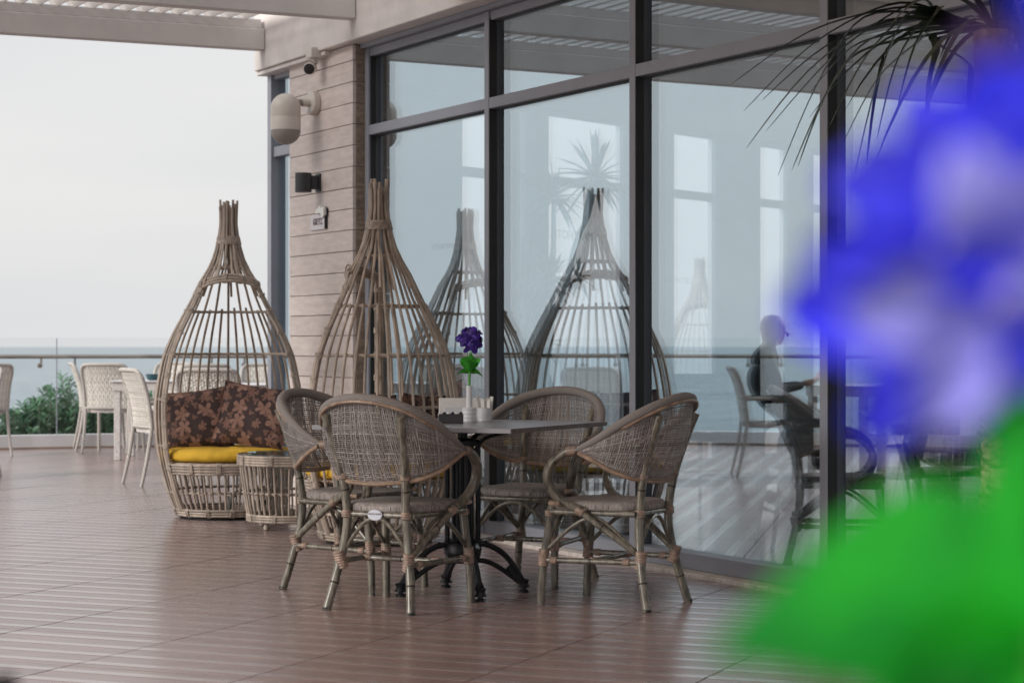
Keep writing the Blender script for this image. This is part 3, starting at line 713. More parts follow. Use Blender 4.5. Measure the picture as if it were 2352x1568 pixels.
A.location = (-.465, 8.71, 0); A.rotation_euler = (0, 0, math.atan2(-.22, .42)); 
def face_rz(dx, dy): return math.atan2(-dx, dy)
B = copy_thing(A, (-.70, 9.36, 0), face_rz(.83, -.50), 'rattan armchair at the left side of the table, half hidden behind the nearest one')
C_ = copy_thing(A, (.10, 9.62, 0), face_rz(-.42, -.90), 'rattan armchair behind the table, facing the camera in front of the glass')
D = copy_thing(A, (.425, 8.79, 0), face_rz(-.87, .49), 'rattan armchair at the right side of the table, seen side-on')
m = MB(); m.lathe([(.001, -.0035), (.030, -.0035), (.032, 0), (.030, .002), (.001, .002)], 24, axis='y'); place(m, Matrix.Translation((0, -.203, .392)) @ Matrix.Diagonal((1.12, 1, .72, 1)))
bdg = m.build('badge', mat('badge_enamel', (.55, .57, .66), .35, var=.02), A)
o = text_mesh('ONCE HOME', .0105, M_text, bdg, depth=.0003); o.rotation_euler = (radians(90), 0, 0); o.location = (0, -.2072, .396)

# ================================================================== bistro table
TC = Vector((-.215, 9.115, 0)); TR = math.atan2(.21, .64)-pi/4
tb = thing('bistro_table', 'square grey-topped table on a black cast-iron pedestal with four arched feet', 'table', TC, TR)
m = MB(); h = .475; m.box(-h, h, -h, h, .7255, .745); o = m.build('tabletop', [M_tabletop], tb, smooth=False, bevel=.0015)
m = MB()
for sx, sy in ((0, 1), (0, -1), (1, 0), (-1, 0)):
    if sx: m.box(sx*h-.0012+(.0012 if sx < 0 else 0)-(0 if sx < 0 else -.0012)*0, sx*h+.0018 if sx > 0 else sx*h, -h, h, .7265, .744)
m.build('edge_strip', M_edge, tb, smooth=False)
m = MB(); 
for a in range(4):
    th = a*pi/2; c, s = cos(th), sin(th); m.tube(spline([(c*.05, s*.05, .60), (c*.11, s*.11, .68), (c*.26, s*.26, .715)], 5), [.02]*3+[.014]*8, 8, flat=.6)
m.box(-.09, .09, -.09, .09, .705, .7250); m.build('top_bracket', M_black, tb)
ds = [(math.atan2(.16, .525)), ]
fa = math.atan2(.16, .525)-TR; m = MB()
for k in range(4):
    th = fa+k*pi/2; c, s = cos(th), sin(th)
    m.tube([(c*.070, s*.070, .20), (c*.070, s*.070, .66)], .0115, 8)
    th += pi/4; c, s = cos(th), sin(th); m.tube([(c*.045, s*.045, .20), (c*.045, s*.045, .66)], .0095, 8)
m.lathe([(.03, .135), (.06, .15), (.082, .18), (.085, .20), (.07, .225), (.085, .235), (.03, .25)], 20); m.lathe([(.03, .64), (.085, .65), (.085, .67), (.03, .68)], 20); m.lathe([(.022, .16), (.022, .7)], 12)
m.build('column', M_black, tb)
for k in range(4):
    th = fa+k*pi/2; m = MB()
    up_ = spline([(.045, 0, .215), (.11, 0, .213), (.18, 0, .175), (.235, 0, .115), (.272, 0, .055)], 6); lo_ = spline([(.045, 0, .145), (.10, 0, .142), (.155, 0, .118), (.205, 0, .085), (.258, 0, .045)], 6)
    m.tube(up_, .0125, 8); m.tube(lo_, .011, 8)
    m.tube([(.04, 0, .18), (.075, 0, .18)], [.04, .026], 8); m.tube([(.205, 0, .115), (.262, 0, .055)], [.012, .022], 8)
    m.lathe([(.012, .06), (.026, .055), (.020, .040), (.030, .022), (.012, .020), (.012, .012), (.024, .010), (.022, 0)][::-1], 14, (.278, 0, 0))
    m.tube([(.095, 0, .205), (.11, 0, .23)], [.012, .004], 6)
    place(m, Matrix.Rotation(th, 4, 'Z')); m.build('foot', M_black, tb)

# table-top things
def on_table(px, py): Y = (EYE-.745)*FPX/(py-HY); return at(px, Y, .745)
FB = mat('petal_violet', (.075, .03, .34), .55, var=.55, scale=28); FLF = mat('silk_leaf', (.05, .36, .03), .45, var=.30, scale=35); FST = mat('silk_stem', (.10, .42, .06), .5)
FB2 = mat('petal_blue', (.022, .022, .80), .6, var=.4, scale=18, col2=(.012, .010, .34)); FLF2 = mat('bright_silk_leaf', (.02, .50, .02), .5, var=.1, scale=30, col2=(.003, .18, .03))
FBC = mat('petal_pale', (.30, .26, .62), .6, var=.25, scale=40)
def flower_parts(t, pet, leaf, seed, zc, R=.05, leaves=None, offs=None, pets=None):
    rnd = random.Random(seed); petal = None
    dirs = [(-.5, -.6, .15), (.55, -.6, .1), (0, -.5, .8), (-.75, .3, .5), (.8, .3, .35), (.05, .8, .4), (.0, -.85, -.4)]
    for i, d in enumerate(offs or dirs):
        c = Vector((0, 0, zc))+(Vector(d) if offs else Vector(d).normalized()*R*.62); d = (Vector((d[0]*12, -.8, d[2]*8)) if offs else Vector(d)).normalized(); q = d.to_track_quat('Z', 'Y').to_matrix()
        m = MB()
        for k in range(6):
            a = k*pi/3+rnd.uniform(-.2, .2); L_ = rnd.uniform(.036, .05)*R/.05; wv = rnd.uniform(0, 6)
            def pf(u, v):
                w_ = .62*L_*sin(pi*min(1, u*.86+.08))**.7*(v-.5); r_ = .004+u*L_; lift = .020*(R/.05)*(u-.75*u*u)+.0035*sin(v*14+wv)*u; x = cos(a)*r_-sin(a)*w_; y = sin(a)*r_+cos(a)*w_
                return c+q @ Vector((x, y, lift+abs(v-.5)*.01*u))
            m.grid(pf, 6, 6)
            m.grid(lambda u, v: Vector(pf(u, v))+q @ Vector((0, 0, -.0009)), 6, 6, flip=True)
        bl = m.build('blossom', pets[i] if pets else pet, t, ang=180)
        m = MB(); m.lathe([(.001, 0), (.005, .002), (.006, .008), (.001, .013)], 8); place(m, Matrix.Translation(c) @ q.to_4x4() @ Matrix.Scale(R/.05, 4)); m.build('flower_centre', FBC, bl)
    m = MB()
    for k in range(5):
        a = k*2*pi/5+.9; m.tube(spline([(.004*cos(a), .004*sin(a), zc-.232), (.004*cos(a), .004*sin(a), zc-.17), (.009*cos(a), .009*sin(a), zc-.10), (.012*cos(a), .012*sin(a), zc-.02)], 5), .0022, 6)
    m.build('stem', FST, t)
    for k in range(len(leaves) if leaves else 6):
        a = rnd.uniform(-.3, .3)+k*pi/3+.5; L_ = rnd.uniform(.055, .075)*R/.05; tilt = rnd.uniform(.6, 1.0); zb = zc-.10+rnd.uniform(-.006, .02); m = MB()
        tw = 0
        if leaves: a, L_, tilt, zb, tw = leaves[k]; a = radians(a)
        def lf(u, v):
            w_ = .60*L_*sin(pi*u**.8)*(v-.5); wz = w_*sin(tw)*cos(tilt); wr = -w_*sin(tw)*sin(tilt); w_ *= cos(tw); r_ = u*L_*cos(tilt)+.006+wr; zz = zb+u*L_*sin(tilt)-.018*u*u*(1.3-tilt)*2+.010*abs(v-.5)*2*sin(pi*u)
            return Vector((cos(a)*r_-sin(a)*w_, sin(a)*r_+cos(a)*w_, zz+wz))
        m.grid(lf, 10, 4); m.grid(lambda u, v: Vector(lf(u, v))+Vector((0, 0, -.0009)), 10, 4, flip=True); m.build('leaf', leaf, t, ang=180)
def vase_parts(t):
    m = MB(); m.lathe([(.029, 0), (.031, .004), (.031, .012), (.0298, .014), (.031, .017), (.031, .030), (.0298, .032), (.031, .035), (.031, .048), (.0298, .05), (.031, .053), (.030, .062), (.014, .0665), (.0135, .16), (.0105, .1605), (.0105, .10)], 32); return m.build('vase', M_china, t)
vp = on_table(1078, 969)
v_ = thing('bud_vase', 'slim white ceramic bud vase standing in the middle of the square table', 'vase', vp); vase_parts(v_)
f_ = thing('silk_flower', 'purple silk flower with bright green leaves standing in the white vase', 'flower', (vp.x, vp.y, .745+.10), radians(20))
flower_parts(f_, FB, FLF, 5, .262, leaves=[(200, .075, 1.0, .132, .9), (335, .078, .95, .130, .9), (270, .080, 1.35, .122, 0), (240, .070, 1.1, .118, .3), (300, .070, 1.0, .120, .2), (20, .065, .8, .13, .8), (100, .07, 1.2, .13, 0), (180, .06, .4, .115, .7), (350, .06, .3, .115, .7)])
np_ = on_table(1072, 966); t = thing('napkin_holder', 'white holder packed with a block of paper napkins beside the vase', 'napkin holder', np_+Vector((-.01, .06, 0)), radians(4))
m = MB(); m.box(-.105, .10, -.03, .03, 0, .006); m.box(-.095, .06, -.032, -.028, .006, .06); m.box(-.095, .06, .028, .032, .006, .06); m.build('holder', M_china, t, smooth=False, bevel=.002)
m = MB()
for k in range(14): m.box(-.115+random.uniform(-.003, .003), .075+random.uniform(-.004, .004), -.027+k*.0039, -.0235+k*.0039, .0065, .099+random.uniform(-.003, .002))
m.build('napkin_stack', M_paper, t, smooth=False)
sp_ = on_table(1113, 967); t = thing('stick_holder', 'ribbed white pot filled with sachets to the right of the vase', 'pot', sp_)
m = MB(); m.lathe([(.030, 0)]+[q for k in range(5) for q in ((.032, .004+k*.011), (.0305, .010+k*.011))]+[(.032, .06), (.028, .06), (.028, .01)], 28); m.build('pot', M_china, t)
for k in range(11):
    m = MB(); x_ = -.022+k*.0044; m.box(-.008, .008, -.0012, .0012, .012, random.uniform(.095, .112)); place(m, Matrix.Translation((x_, random.uniform(-.012, .012), 0)) @ Matrix.Rotation(random.uniform(-.12, .12), 4, 'Y') @ Matrix.Rotation(random.uniform(0, 3), 4, 'Z')); m.build('sachet', M_paper, t, smooth=False)
sb = on_table(1035, 972); t = thing('sugar_tray', 'dark leather sugar tray with scalloped light edge, left of the vase', 'tray', sb, radians(6))
m = MB(); m.box(-.053, .053, -.035, .035, 0, .004)
for a, b, c, d in ((-.053, .053, -.035, -.032), (-.053, .053, .032, .035), (-.053, -.050, -.032, .032), (.050, .053, -.032, .032)): m.box(a, b, c, d, .004, .042)
m.build('tray', mat('tray_leather', (.035, .033, .042), .5), t, smooth=False, bevel=.001)
for k in range(6):
    m = MB(); m.tube(spline([(-.045+k*.018-.007, -.0, .034), (-.045+k*.018, -.0, .047), (-.045+k*.018+.007, -.0, .034)], 4), .0045, 6); m.build('sachet', [M_paper, M_navy][k % 2], t)

# ================================================================== egg chairs
HW = [(.02, .325), (.10, .355), (.17, .383), (.35, .43), (.46, .45), (.62, .461), (.75, .46), (.9, .437), (1.03, .405), (1.17, .345), (1.30, .275), (1.40, .222), (1.484, .180), (1.576, .123), (1.66, .088), (1.75, .066), (1.86, .050), (2.0, .056)]
def hw(z):
    P = [Vector((a, b, 0)) for a, b in HW]
    for i in range(len(P)-1):
        if z <= P[i+1].x or i == len(P)-2:
            t = max(0, min(1, (z-P[i].x)/(P[i+1].x-P[i].x))); a = P[max(i-1, 0)].y; b = P[i].y; c = P[i+1].y; d = P[min(i+2, len(P)-1)].y
            return .5*(2*b+(c-a)*t+(2*a-5*b+4*c-d)*t*t+(3*b-3*c+d-a)*t**3)
FD_ = .95; OPEN = radians(62)
def egg(th, z, o=0): r = hw(z)+o; return Vector((r*sin(th), -r*FD_*cos(th), z))
def pillow(t_or_none, name='pillow', T=.062, W=.215, H=.195):
    m = MB()
    def pf(sg):
        def f(u, v):
            x, y = 2*u-1, 2*v-1; ex = 1-.10*(1-y*y)*0-.07*(1-abs(y)**2); ey = 1-.07*(1-abs(x)**2)
            px_, py_ = x*ex*W*(1), y*ey*H; th = T*((1-x**4)*(1-y**4))**.55; wr = .010*sin(6*x+3.3*y+1)*(1-x*x)*(1-y*y)+.006*sin(13*x*y+4*x)+.005*sin(17*x-9*y)*abs(x*y)
            return (px_, py_, sg*(th+wr*.6))
        return f
    m.grid(pf(1), 22, 20); m.grid(pf(-1), 22, 20, flip=True); 
    e = [(pf(1)(u, v)) for u, v in [(i/20, 0) for i in range(20)]+[(1, i/20) for i in range(20)]+[(1-i/20, 1) for i in range(20)]+[(0, 1-i/20) for i in range(20)]]
    m.tube([(a*1.01, b*1.01, 0) for a, b, _ in e], .0045, 6, closed=True); return m
def egg_chair(label):
    t = thing('egg_chair', label, 'chair', group='rattan egg chairs with pointed tops')
    rnd = random.Random(11)
    def rib(th, z0, z1, r=.0080, tw=0, n=26):
        ztop = z1; o = rnd.uniform(-.002, .002); jit = rnd.uniform(-.008, .008); P = []
        for i in range(n+1):
            z = z0+(ztop-z0)*i/n; a = th+jit*(1 if z < 1.4 else .3); 
            oo = o
            if z > 1.62: oo += rnd.uniform(-.001, .001)-((int(th*100) % 4 == 0)*.014)*min(1, (z-1.62)/.1)
            P.append(egg(a+.05*sin(th*5)*(z > 1.6), z, oo))
        m = MB(); m.tube(P, r, 7); return m.build('rib', M_rod, t)
    N0 = 42
    for k in range(N0):
        th = 2*pi*k/N0+radians(5); a = (th+pi) % (2*pi)-pi; topz = rnd.uniform(1.93, 2.02)
        if abs(a) < OPEN-.04:
            if k % 2 == 0: rib(th, 1.49, topz)
        else: rib(th, .055, topz if k % 2 == 0 else rnd.uniform(1.30, 1.33))
    for k in range(7): rib(2*pi*k/7+.3, 1.40 if abs(((2*pi*k/7+.3)+pi) % (2*pi)-pi) > OPEN else 1.5, rnd.uniform(1.9, 2.0), n=14)
    # apron below the seat
    nA = 19
    for k in range(nA): 
        a = -OPEN+2*OPEN*(k+.5)/nA
        m = MB(); m.tube([egg(a+rnd.uniform(-.01, .01), z, -.004) for z in (.055, .12, .2, .25, .30)], .0078, 7); m.build('rib', M_rod, t)
    # rings
    def ring(z, r=.0085, full=False, o=-.014, a0=OPEN, a1=2*pi-OPEN, n=64):
        m = MB(); 
        if full: m.tube([egg(2*pi*i/n, z, o) for i in range(n)], r, 8, closed=True)
        else: m.tube([egg(a0+(a1-a0)*i/n, z+.0015*sin(i*1.9), o) for i in range(n+1)], r, 8)
        return m
    for z in (.17, 1.576): ring(z, full=True).build('ring', M_rod, t)
    for z in (.46, .75, 1.03, 1.30): ring(z).build('ring', M_rod, t)
    m = MB()                                              # little knots where ribs cross the rings
    for z in (.17, .46, .75, 1.03, 1.30, 1.576):
        for k in range(N0):
            th = 2*pi*k/N0+radians(5); a = (th+pi) % (2*pi)-pi
            if .4 < z < 1.4 and abs(a) < OPEN: continue
            if z > 1.5 and k % 2: continue
            p = egg(th, z, -.006); tg = Vector((cos(th), sin(th)*FD_, 0)).normalized()
            for d_ in (-.006, .006): m.tube([p+Vector((0, 0, d_))-tg*.010, p+Vector((0, 0, d_*1.6))+Vector((sin(th), -cos(th), 0))*.010, p+Vector((0, 0, -d_))+tg*.010], .0035, 5)
    kind(m.build('knots', M_bind, t), 'stuff')
    for k, z in enumerate((.028, .044, .060)): ring(z, .0078, True, o=.006).build('base_ring', M_rod, t)
    for k in range(14):
        a = 2*pi*k/14; m = MB()
        for q in range(4): 
            th = a+(q-1.5)*.02; m.tube([egg(th, .018, .004), egg(th, .030, .017), egg(th, .060, .017), egg(th, .070, .004)], .0036, 5)
        m.build('binding', M_bind, t)
    m = MB(); m.tube([(.30*sin(2*pi*i/40), -.285*cos(2*pi*i/40), .009) for i in range(40)], .009, 8, closed=True); m.build('plinth', M_gasket, t)
    # opening rim : bundle of three canes each side
    for sg in (-1, 1):
        for q in range(3):
            m = MB(); m.tube([egg(sg*(OPEN+.004-(q-1)*.034*(.46/max(hw(z), .15))), z, .006+(.004 if q == 1 else 0)) for z in [.06+(1.47-.06)*i/34 for i in range(35)]], .0095, 8); m.build('rim_cane', M_rod, t)
        for z in (.46, .60, .75, .90, 1.03, 1.17, 1.30, .33, 1.40):
            p = egg(sg*OPEN, z, .006); tg = (egg(sg*OPEN, z+.02)-egg(sg*OPEN, z-.02)); rt = Matrix.Rotation(0, 4, 'Z')
            m = MB(); tn = Vector((cos(sg*OPEN), sin(sg*OPEN)*FD_, 0)).normalized()
            for q in range(5):
                zz = (q-2)*.0065; loop = [p+Vector((0, 0, zz))+tn*(.026*cos(a))+Vector((sin(sg*OPEN), -cos(sg*OPEN), 0))*(.014*sin(a)) for a in [2*pi*i/12 for i in range(12)]]
                m.tube(loop, .0034, 5, closed=True)
            m.build('binding', M_bind, t)
    for q in range(3):                                    # arch over the opening
        P = []
        for i in range(25):
            a = -OPEN+2*OPEN*i/24; z = 1.455+.052*(cos(a/OPEN*pi/2))**.7+(q-1)*.018; P.append(egg(a, z, .008+(.004 if q == 1 else 0)))
        m = MB(); m.tube(P, .0098, 8); m.build('arch_cane', M_rod, t)
    for a in (-OPEN*.97, -OPEN*.85, -.2, .35, OPEN*.85, OPEN*.97):
        m = MB()
        z = 1.455+.052*(max(0, cos(a/OPEN*pi/2)))**.7; p = egg(a, z, .009); tn = Vector((cos(a), sin(a)*FD_, 0)).normalized(); o_ = Vector((sin(a), -cos(a), 0))
        for q in range(4): m.tube([p+tn*((q-1.5)*.0065)+Vector((0, 0, .030*cos(b)))+o_*.014*sin(b) for b in [2*pi*i/12 for i in range(12)]], .0034, 5, closed=True)
        m.build('binding', M_bind, t)
    for q in range(4):                                    # seat front rail
        m = MB(); m.tube([egg(-OPEN+2*OPEN*i/24, .292+q*.0175, .006) for i in range(25)], .0082, 8); m.build('seat_rail', M_rod, t)
    for k in range(6):
        a = -OPEN*.96+k*OPEN*1.92/5; m = MB()
        for q in range(4): 
            th = a+(q-1.5)*.016; m.tube([egg(th, .280, .0), egg(th, .294, .018), egg(th, .345, .018), egg(th, .360, .0)], .0034, 5)
        m.build('binding', M_bind, t)
    m = MB(); m.lathe([(.001, .343), (.405, .343), (.415, .350), (.405, .358), (.001, .358)], 40); place(m, Matrix.Diagonal((1, FD_, 1, 1))); m.build('seat_base', M_bind, t)
    # neck binding
    m = MB()
    for q in range(6):
        z = 1.728+q*.0085; m.tube([egg(2*pi*i/24, z, .007+.0015*sin(i*2.3+q)) for i in range(24)], .0046, 6, closed=True)
    m.build('neck_binding', M_bind, t)
    return t
E1 = egg_chair('egg-shaped rattan chair on the left, its arched opening facing us, with a yellow cushion')
E1.location = (-1.797, 13.25, 0); E1.rotation_euler = (0, 0, radians(12))
E2 = copy_thing(E1, (-.738, 11.58, 0), radians(-113), 'egg-shaped rattan chair behind the table, turned so its ribbed back faces us')
E3 = copy_thing(E1, (1.95, 21.75, 0), radians(160), 'distant egg-shaped rattan chair outside, seen as a shadow through the far window')
def seat_cushion(eg, label):
    t = thing('seat_cushion', label, 'cushion', eg.location+Vector((0, 0, .364)), eg.rotation_euler.z, 'yellow seat cushions in the egg chairs'); m = MB(); sg = 56
    rg = ((.02, .083), (.5, .084), (.80, .080), (.93, .068), (.985, .045), (.99, .02), (.94, .002), (.5, 0), (.02, 0))
    for k_, z_ in rg:
        for i in range(sg):
            a = 2*pi*i/sg; R1 = .425; x = R1*sin(a); y = -R1*FD_*cos(a)
            w_ = .0015*sin(5*a+1)+.001*sin(11*a); m.v.append((x*k_, y*k_, z_*(1+w_*8)+w_*(1 if z_ > .03 else 0)))
    for i in range(len(rg)-1):
        for k in range(sg): m.face((i*sg+k, (i+1)*sg+k, (i+1)*sg+(k+1) % sg, i*sg+(k+1) % sg))
    m.build('cushion', M_yellow, t, ang=180); return t
seat_cushion(E1, 'yellow seat cushion in the left egg chair, under two brown pillows')
seat_cushion(E2, 'yellow seat cushion in the egg chair behind the table, partly seen below its ribs')
def put_pillow(eg, loc, rot, label, sc=1):
    o = pillow(None).build('pillow', M_print, None, ang=180); tag(o, label, 'pillow', 'brown flower-print pillows')
    o.matrix_world = eg.matrix_basis @ Matrix.Translation(loc) @ Matrix.Rotation(rot[2], 4, 'Z') @ Matrix.Rotation(rot[0], 4, 'X') @ Matrix.Rotation(rot[1], 4, 'Z') @ Matrix.Scale(sc, 4); return o
bpy.context.view_layer.update()
put_pillow(E1, (-.20, .03, .615), (radians(70), radians(7), radians(-10)), 'brown flower-print pillow on the left of the left egg chair', 1.02)
put_pillow(E1, (.15, -.10, .640), (radians(68), radians(-9), radians(-14)), 'brown flower-print pillow on the right, leaning over the other one', 1.05)
put_pillow(E2, (.20, .08, .632), (radians(74), radians(3), radians(10)), 'brown flower-print pillow seen through the ribs of the egg chair behind the table')
put_pillow(E2, (-.18, .15, .622), (radians(74), radians(3), radians(-10)), 'brown flower-print pillow deep inside the egg chair behind the table')
# grey plastic thing under egg 1
t = thing('folded_rack', 'grey plastic folding rack lying on the floor inside the left egg chair base', 'rack', (-1.65, 13.2, .0), radians(10))
m = MB(); m.tube(spline([(-.14, -.06, .015), (-.12, -.06, .13), (-.05, -.06, .17), (.08, -.06, .165), (.14, -.06, .10), (.15, -.06, .015)], 6), .014, 8); m.build('hoop', M_darkplastic, t)
m = MB(); m.tube(spline([(-.02, .06, .015), (0, .06, .15), (.08, .06, .18), (.2, .06, .165), (.25, .06, .015)], 6), .013, 8); m.build('hoop', M_darkplastic, t)
m = MB(); m.box(-.15, .23, -.07, .08, .0, .022); m.build('base', M_black, t, smooth=False, bevel=.005)
m = MB(); m.box(-.02, .2, -.02, .05, .0225, .11); m.build('motor_box', M_black, t, smooth=False, bevel=.02)

# basket coffee table
bt = thing('basket_table', 'round rattan basket table with a glass top beside the left egg chair', 'side table', (-1.318, 12.45, 0))
rT, rB = .30, .247
def bk(th, z): r = rB+(rT-rB)*min(1, max(0, (z-.05)/.33))**.8; return Vector((r*cos(th), r*sin(th), z))
for k in range(42):
    th = 2*pi*k/42; m = MB(); m.tube([bk(th+random.uniform(-.01, .01), z) for z in (.06, .14, .23, .31, .38)], .0068, 7); m.build('rib', M_rod, bt)
for z, n_, nm in ((.385, 4, 'top_ring'), (.052, 3, 'bottom_ring')):
    for q in range(n_):
        m = MB(); zz = z+q*.0155; r_ = (rT+.012 if nm == 'top_ring' else rB+.010); m.tube([(r_*cos(2*pi*i/56), r_*sin(2*pi*i/56), zz) for i in range(56)], .0082, 8, closed=True); m.build(nm, M_rod, bt)
m = MB()
for z in (.215,): m.tube([bk(2*pi*i/56, z)*1+Vector((-.01*cos(2*pi*i/56), -.01*sin(2*pi*i/56), 0)) for i in range(56)], .0085, 8, closed=True)
m.build('middle_ring', M_rod, bt)
m = MB()
for k in range(42):
    th = 2*pi*k/42; p = bk(th, .215); m.tube([p+Vector((-sin(th), cos(th), 0))*-.009+Vector((0, 0, -.006)), p+Vector((cos(th), sin(th), 0))*.010, p+Vector((-sin(th), cos(th), 0))*.009+Vector((0, 0, .006))], .004, 5)
kind(m.build('knots', M_bind, bt), 'stuff')
for k in range(9):
    a = 2*pi*k/9+.25; m = MB()
    for q in range(4): 
        th = a+(q-1.5)*.024; m.tube([(r_*cos(th), r_*sin(th), z_) for r_, z_ in ((rT-.004, .375), (rT+.022, .385), (rT+.022, .432), (rT-.002, .443))], .0033, 5)
    m.build('binding', M_bind, bt); m = MB()
    for q in range(4):
        th = a+(q-1.5)*.024; m.tube([(r_*cos(th), r_*sin(th), z_) for r_, z_ in ((rB-.002, .042), (rB+.020, .05), (rB+.020, .084), (rB-.004, .094))], .0033, 5)
    m.build('binding', M_bind, bt)
m = MB(); m.lathe([(.001, .441), (rT+.012, .441), (rT+.014, .444), (rT+.012, .447), (.001, .447)], 48); m.build('glass_top', G_table, bt)
for k in range(4):
    a = pi/4+k*pi/2+.2; m = MB(); m.lathe([(.008, 0), (.018, .004), (.020, .02), (.014, .034), (.010, .045)], 12, (.22*cos(a), .22*sin(a), 0)); m.build('foot', M_rod, bt)
t = thing('patterned_box', 'small navy box with wavy white stripes on the basket table', 'box', (-1.245, 12.40, .4475), radians(15))
M_wave = mat('navy_wave', (.018, .02, .035), .6)
MB().box(-.065, .065, -.05, .05, 0, .056).build('box', M_wave, t, smooth=False, bevel=.003)
for k in range(4):
    m = MB()
    zz = .008+k*.013
    m.tube([(-.066+.132*i/24, -.0508, zz+.0022*sin(i*.9+k)) for i in range(25)], .0011, 5); m.tube([(-.0658, -.05+.1*i/16, zz+.0022*sin(i*.9+k)) for i in range(17)], .0011, 5); m.build('wavy_stripe', M_paper, t)
m = MB()
for k in range(6): m.tube(spline([(-.06+k*.02, -.048, .056), (-.05+k*.02, -.05, .066), (-.04+k*.02, -.048, .056)], 4), .0018, 5)
m.build('scalloped_lid', M_paper, t)

# ================================================================== white wicker chairs and tables
def wicker_chair(label):
    t = thing('wicker_chair', label, 'chair', group='white wicker dining chairs'); rnd = random.Random(5)
    def bp(u, v, o=0):                                   # back surface, u across, v up
        x = (u-.5)*.46*(1+.04*v); y = -.215-.085*v*v-.02*v-.03*(1-(2*u-1)**2); z = .47+.42*v; return Vector((x, y+o, z))
    m = MB(); c = 0
    for i in range(22):
        pts = [bp((i+.5)/22, k/12, .0022*(1 if (k+i) % 2 else -1)) for k in range(13)]; b0 = len(m.f); m.tube(pts, .0085, 4, up=(0, 1, 0), flat=.25, caps=False)
        for f in range(b0, len(m.f)): m.uv[f] = tuple((c+.5, 0) for _ in range(4))
        c += 1
    for j in range(30):
        pts = [bp(k/22, (j+.5)/30, .0022*(1 if (k+j) % 2 else -1)) for k in range(23)]; b0 = len(m.f); m.tube(pts, .0062, 4, up=(0, 1, 0), flat=.3, caps=False)
        for f in range(b0, len(m.f)): m.uv[f] = tuple((c+.5, 0) for _ in range(4))
        c += 1
    m.build('backrest', M_wstrand, t, ang=180)
    m = MB(); 
    fr = [bp(0, 0), bp(0, .5), bp(0, .85)+Vector((-.003, 0, .0)), bp(.06, .99), bp(.2, 1.015), bp(.5, 1.02), bp(.8, 1.015), bp(.94, .99), bp(1, .85)+Vector((.003, 0, 0)), bp(1, .5), bp(1, 0)]
    m.tube(spline(fr, 5), .0165, 8); m.tube([bp(u_, -.03) for u_ in (0, .25, .5, .75, 1)], .014, 8); m.build('back_frame', M_wickroll, t)
    m = MB(); e = lambda a: (abs(cos(a))**5+abs(sin(a))**5)**(-1/5)
    rg = ((.01, .016), (.9, .016), (.98, .010), (1, 0), (.98, -.03), (.9, -.034), (.01, -.034)); sg = 32
    for k_, z_ in rg:
        for i in range(sg): a = 2*pi*i/sg; r_ = e(a)*k_; m.v.append((r_*cos(a)*.235, r_*sin(a)*.225, .44+z_))
    for i in range(len(rg)-1):
        for k in range(sg): m.face((i*sg+k, (i+1)*sg+k, (i+1)*sg+(k+1) % sg, i*sg+(k+1) % sg))
    m.build('seat', M_wickseat, t, ang=50)
    for sx in (-1, 1):
        m = MB(); m.tube(spline([(sx*.235, -.30, 0), (sx*.228, -.25, .22), (sx*.225, -.215, .45), (sx*.23, -.215, .48)], 4), [.013, .014, .0145, .015]+[.0165]*9, 8); m.build('leg', M_wickroll, t)
        m = MB(); m.tube(spline([(sx*.242, .235, 0), (sx*.235, .215, .3), (sx*.238, .212, .60)], 4), .0165, 8); m.build('leg', M_wickroll, t)
        m = MB(); m.tube(spline([(sx*.236, -.232, .645), (sx*.262, -.05, .655), (sx*.262, .15, .648), (sx*.25, .215, .625), (sx*.238, .212, .58)], 5), .0175, 8); m.build('armrest', M_wickroll, t)
    return t
M_wickseat = mat('wicker_seat', (.58, .55, .53), .6, var=.18, scale=70, bump=.5, bscale=90)
def Wc(px, Y, rz, label): return copy_thing(W1, at(px, Y), rz, label)
W1 = wicker_chair('white wicker chair with its back to us, left of the egg chair near the balustrade')
W1.location = at(262, 21.35); W1.rotation_euler = (0, 0, radians(-8))
Wc(238, 22.0, radians(-75), 'white wicker chair mostly hidden behind the one with its back to us')
Wc(388, 16.4, radians(-62), 'nearest white wicker chair, seen from the side, just left of the egg chair')
Wc(496, 16.45, radians(-4), 'cream wicker chair back seen through the ribs of the left egg chair')
Wc(470, 20.6, radians(10), 'pale wicker chair top visible behind the cream one inside the egg chair outline')
Wc(610, 20.2, radians(185), 'grey-looking wicker chair behind the right side of the left egg chair')
Wc(-55, 20.6, radians(40), 'wicker chair cut off by the left edge of the photo')
Wc(385, 21.9, radians(170), 'wicker chair facing us across the far white table')
def wicker_table(px, Y, label, x=None, rz=0):
    t = thing('wicker_table', label, 'table', at(px, Y) if x is None else x, rz, 'white wicker dining tables')
    MB().box(-.42, .42, -.42, .42, .742, .754).build('tabletop', mat('white_top', (.66, .66, .68), .35, var=.03), t, smooth=False, bevel=.003)
    m = MB(); m.box(-.40, .40, -.40, .40, .66, .741); m.build('apron', M_wickseat, t, smooth=False)
    for sx in (-1, 1):
        for sy in (-1, 1): m = MB(); m.box(sx*.36-.03, sx*.36+.03, sy*.36-.03, sy*.36+.03, 0, .66); m.build('leg', M_wickseat, t, smooth=False, bevel=.005)
    return t
wicker_table(372, 20.2, 'white wicker table with a dark ashtray between the egg chair and the sea')
wicker_table(520, 18.2, 'white wicker table behind the egg chair ribs', rz=.2)
tt = thing('ashtray', 'small dark teal bowl on the far white table', 'bowl', at(352, 20.0, .7545)); m = MB(); m.lathe([(.035, 0), (.055, .005), (.075, .06), (.068, .06), (.045, .012)], 20); m.build('bowl', mat('teal_ceramic', (.012, .06, .075), .3), tt)
wicker_table(0, 0, 'white wicker table reflected in the glass beside the seated person', Vector((-6.7, 12.5, 0)), .5)
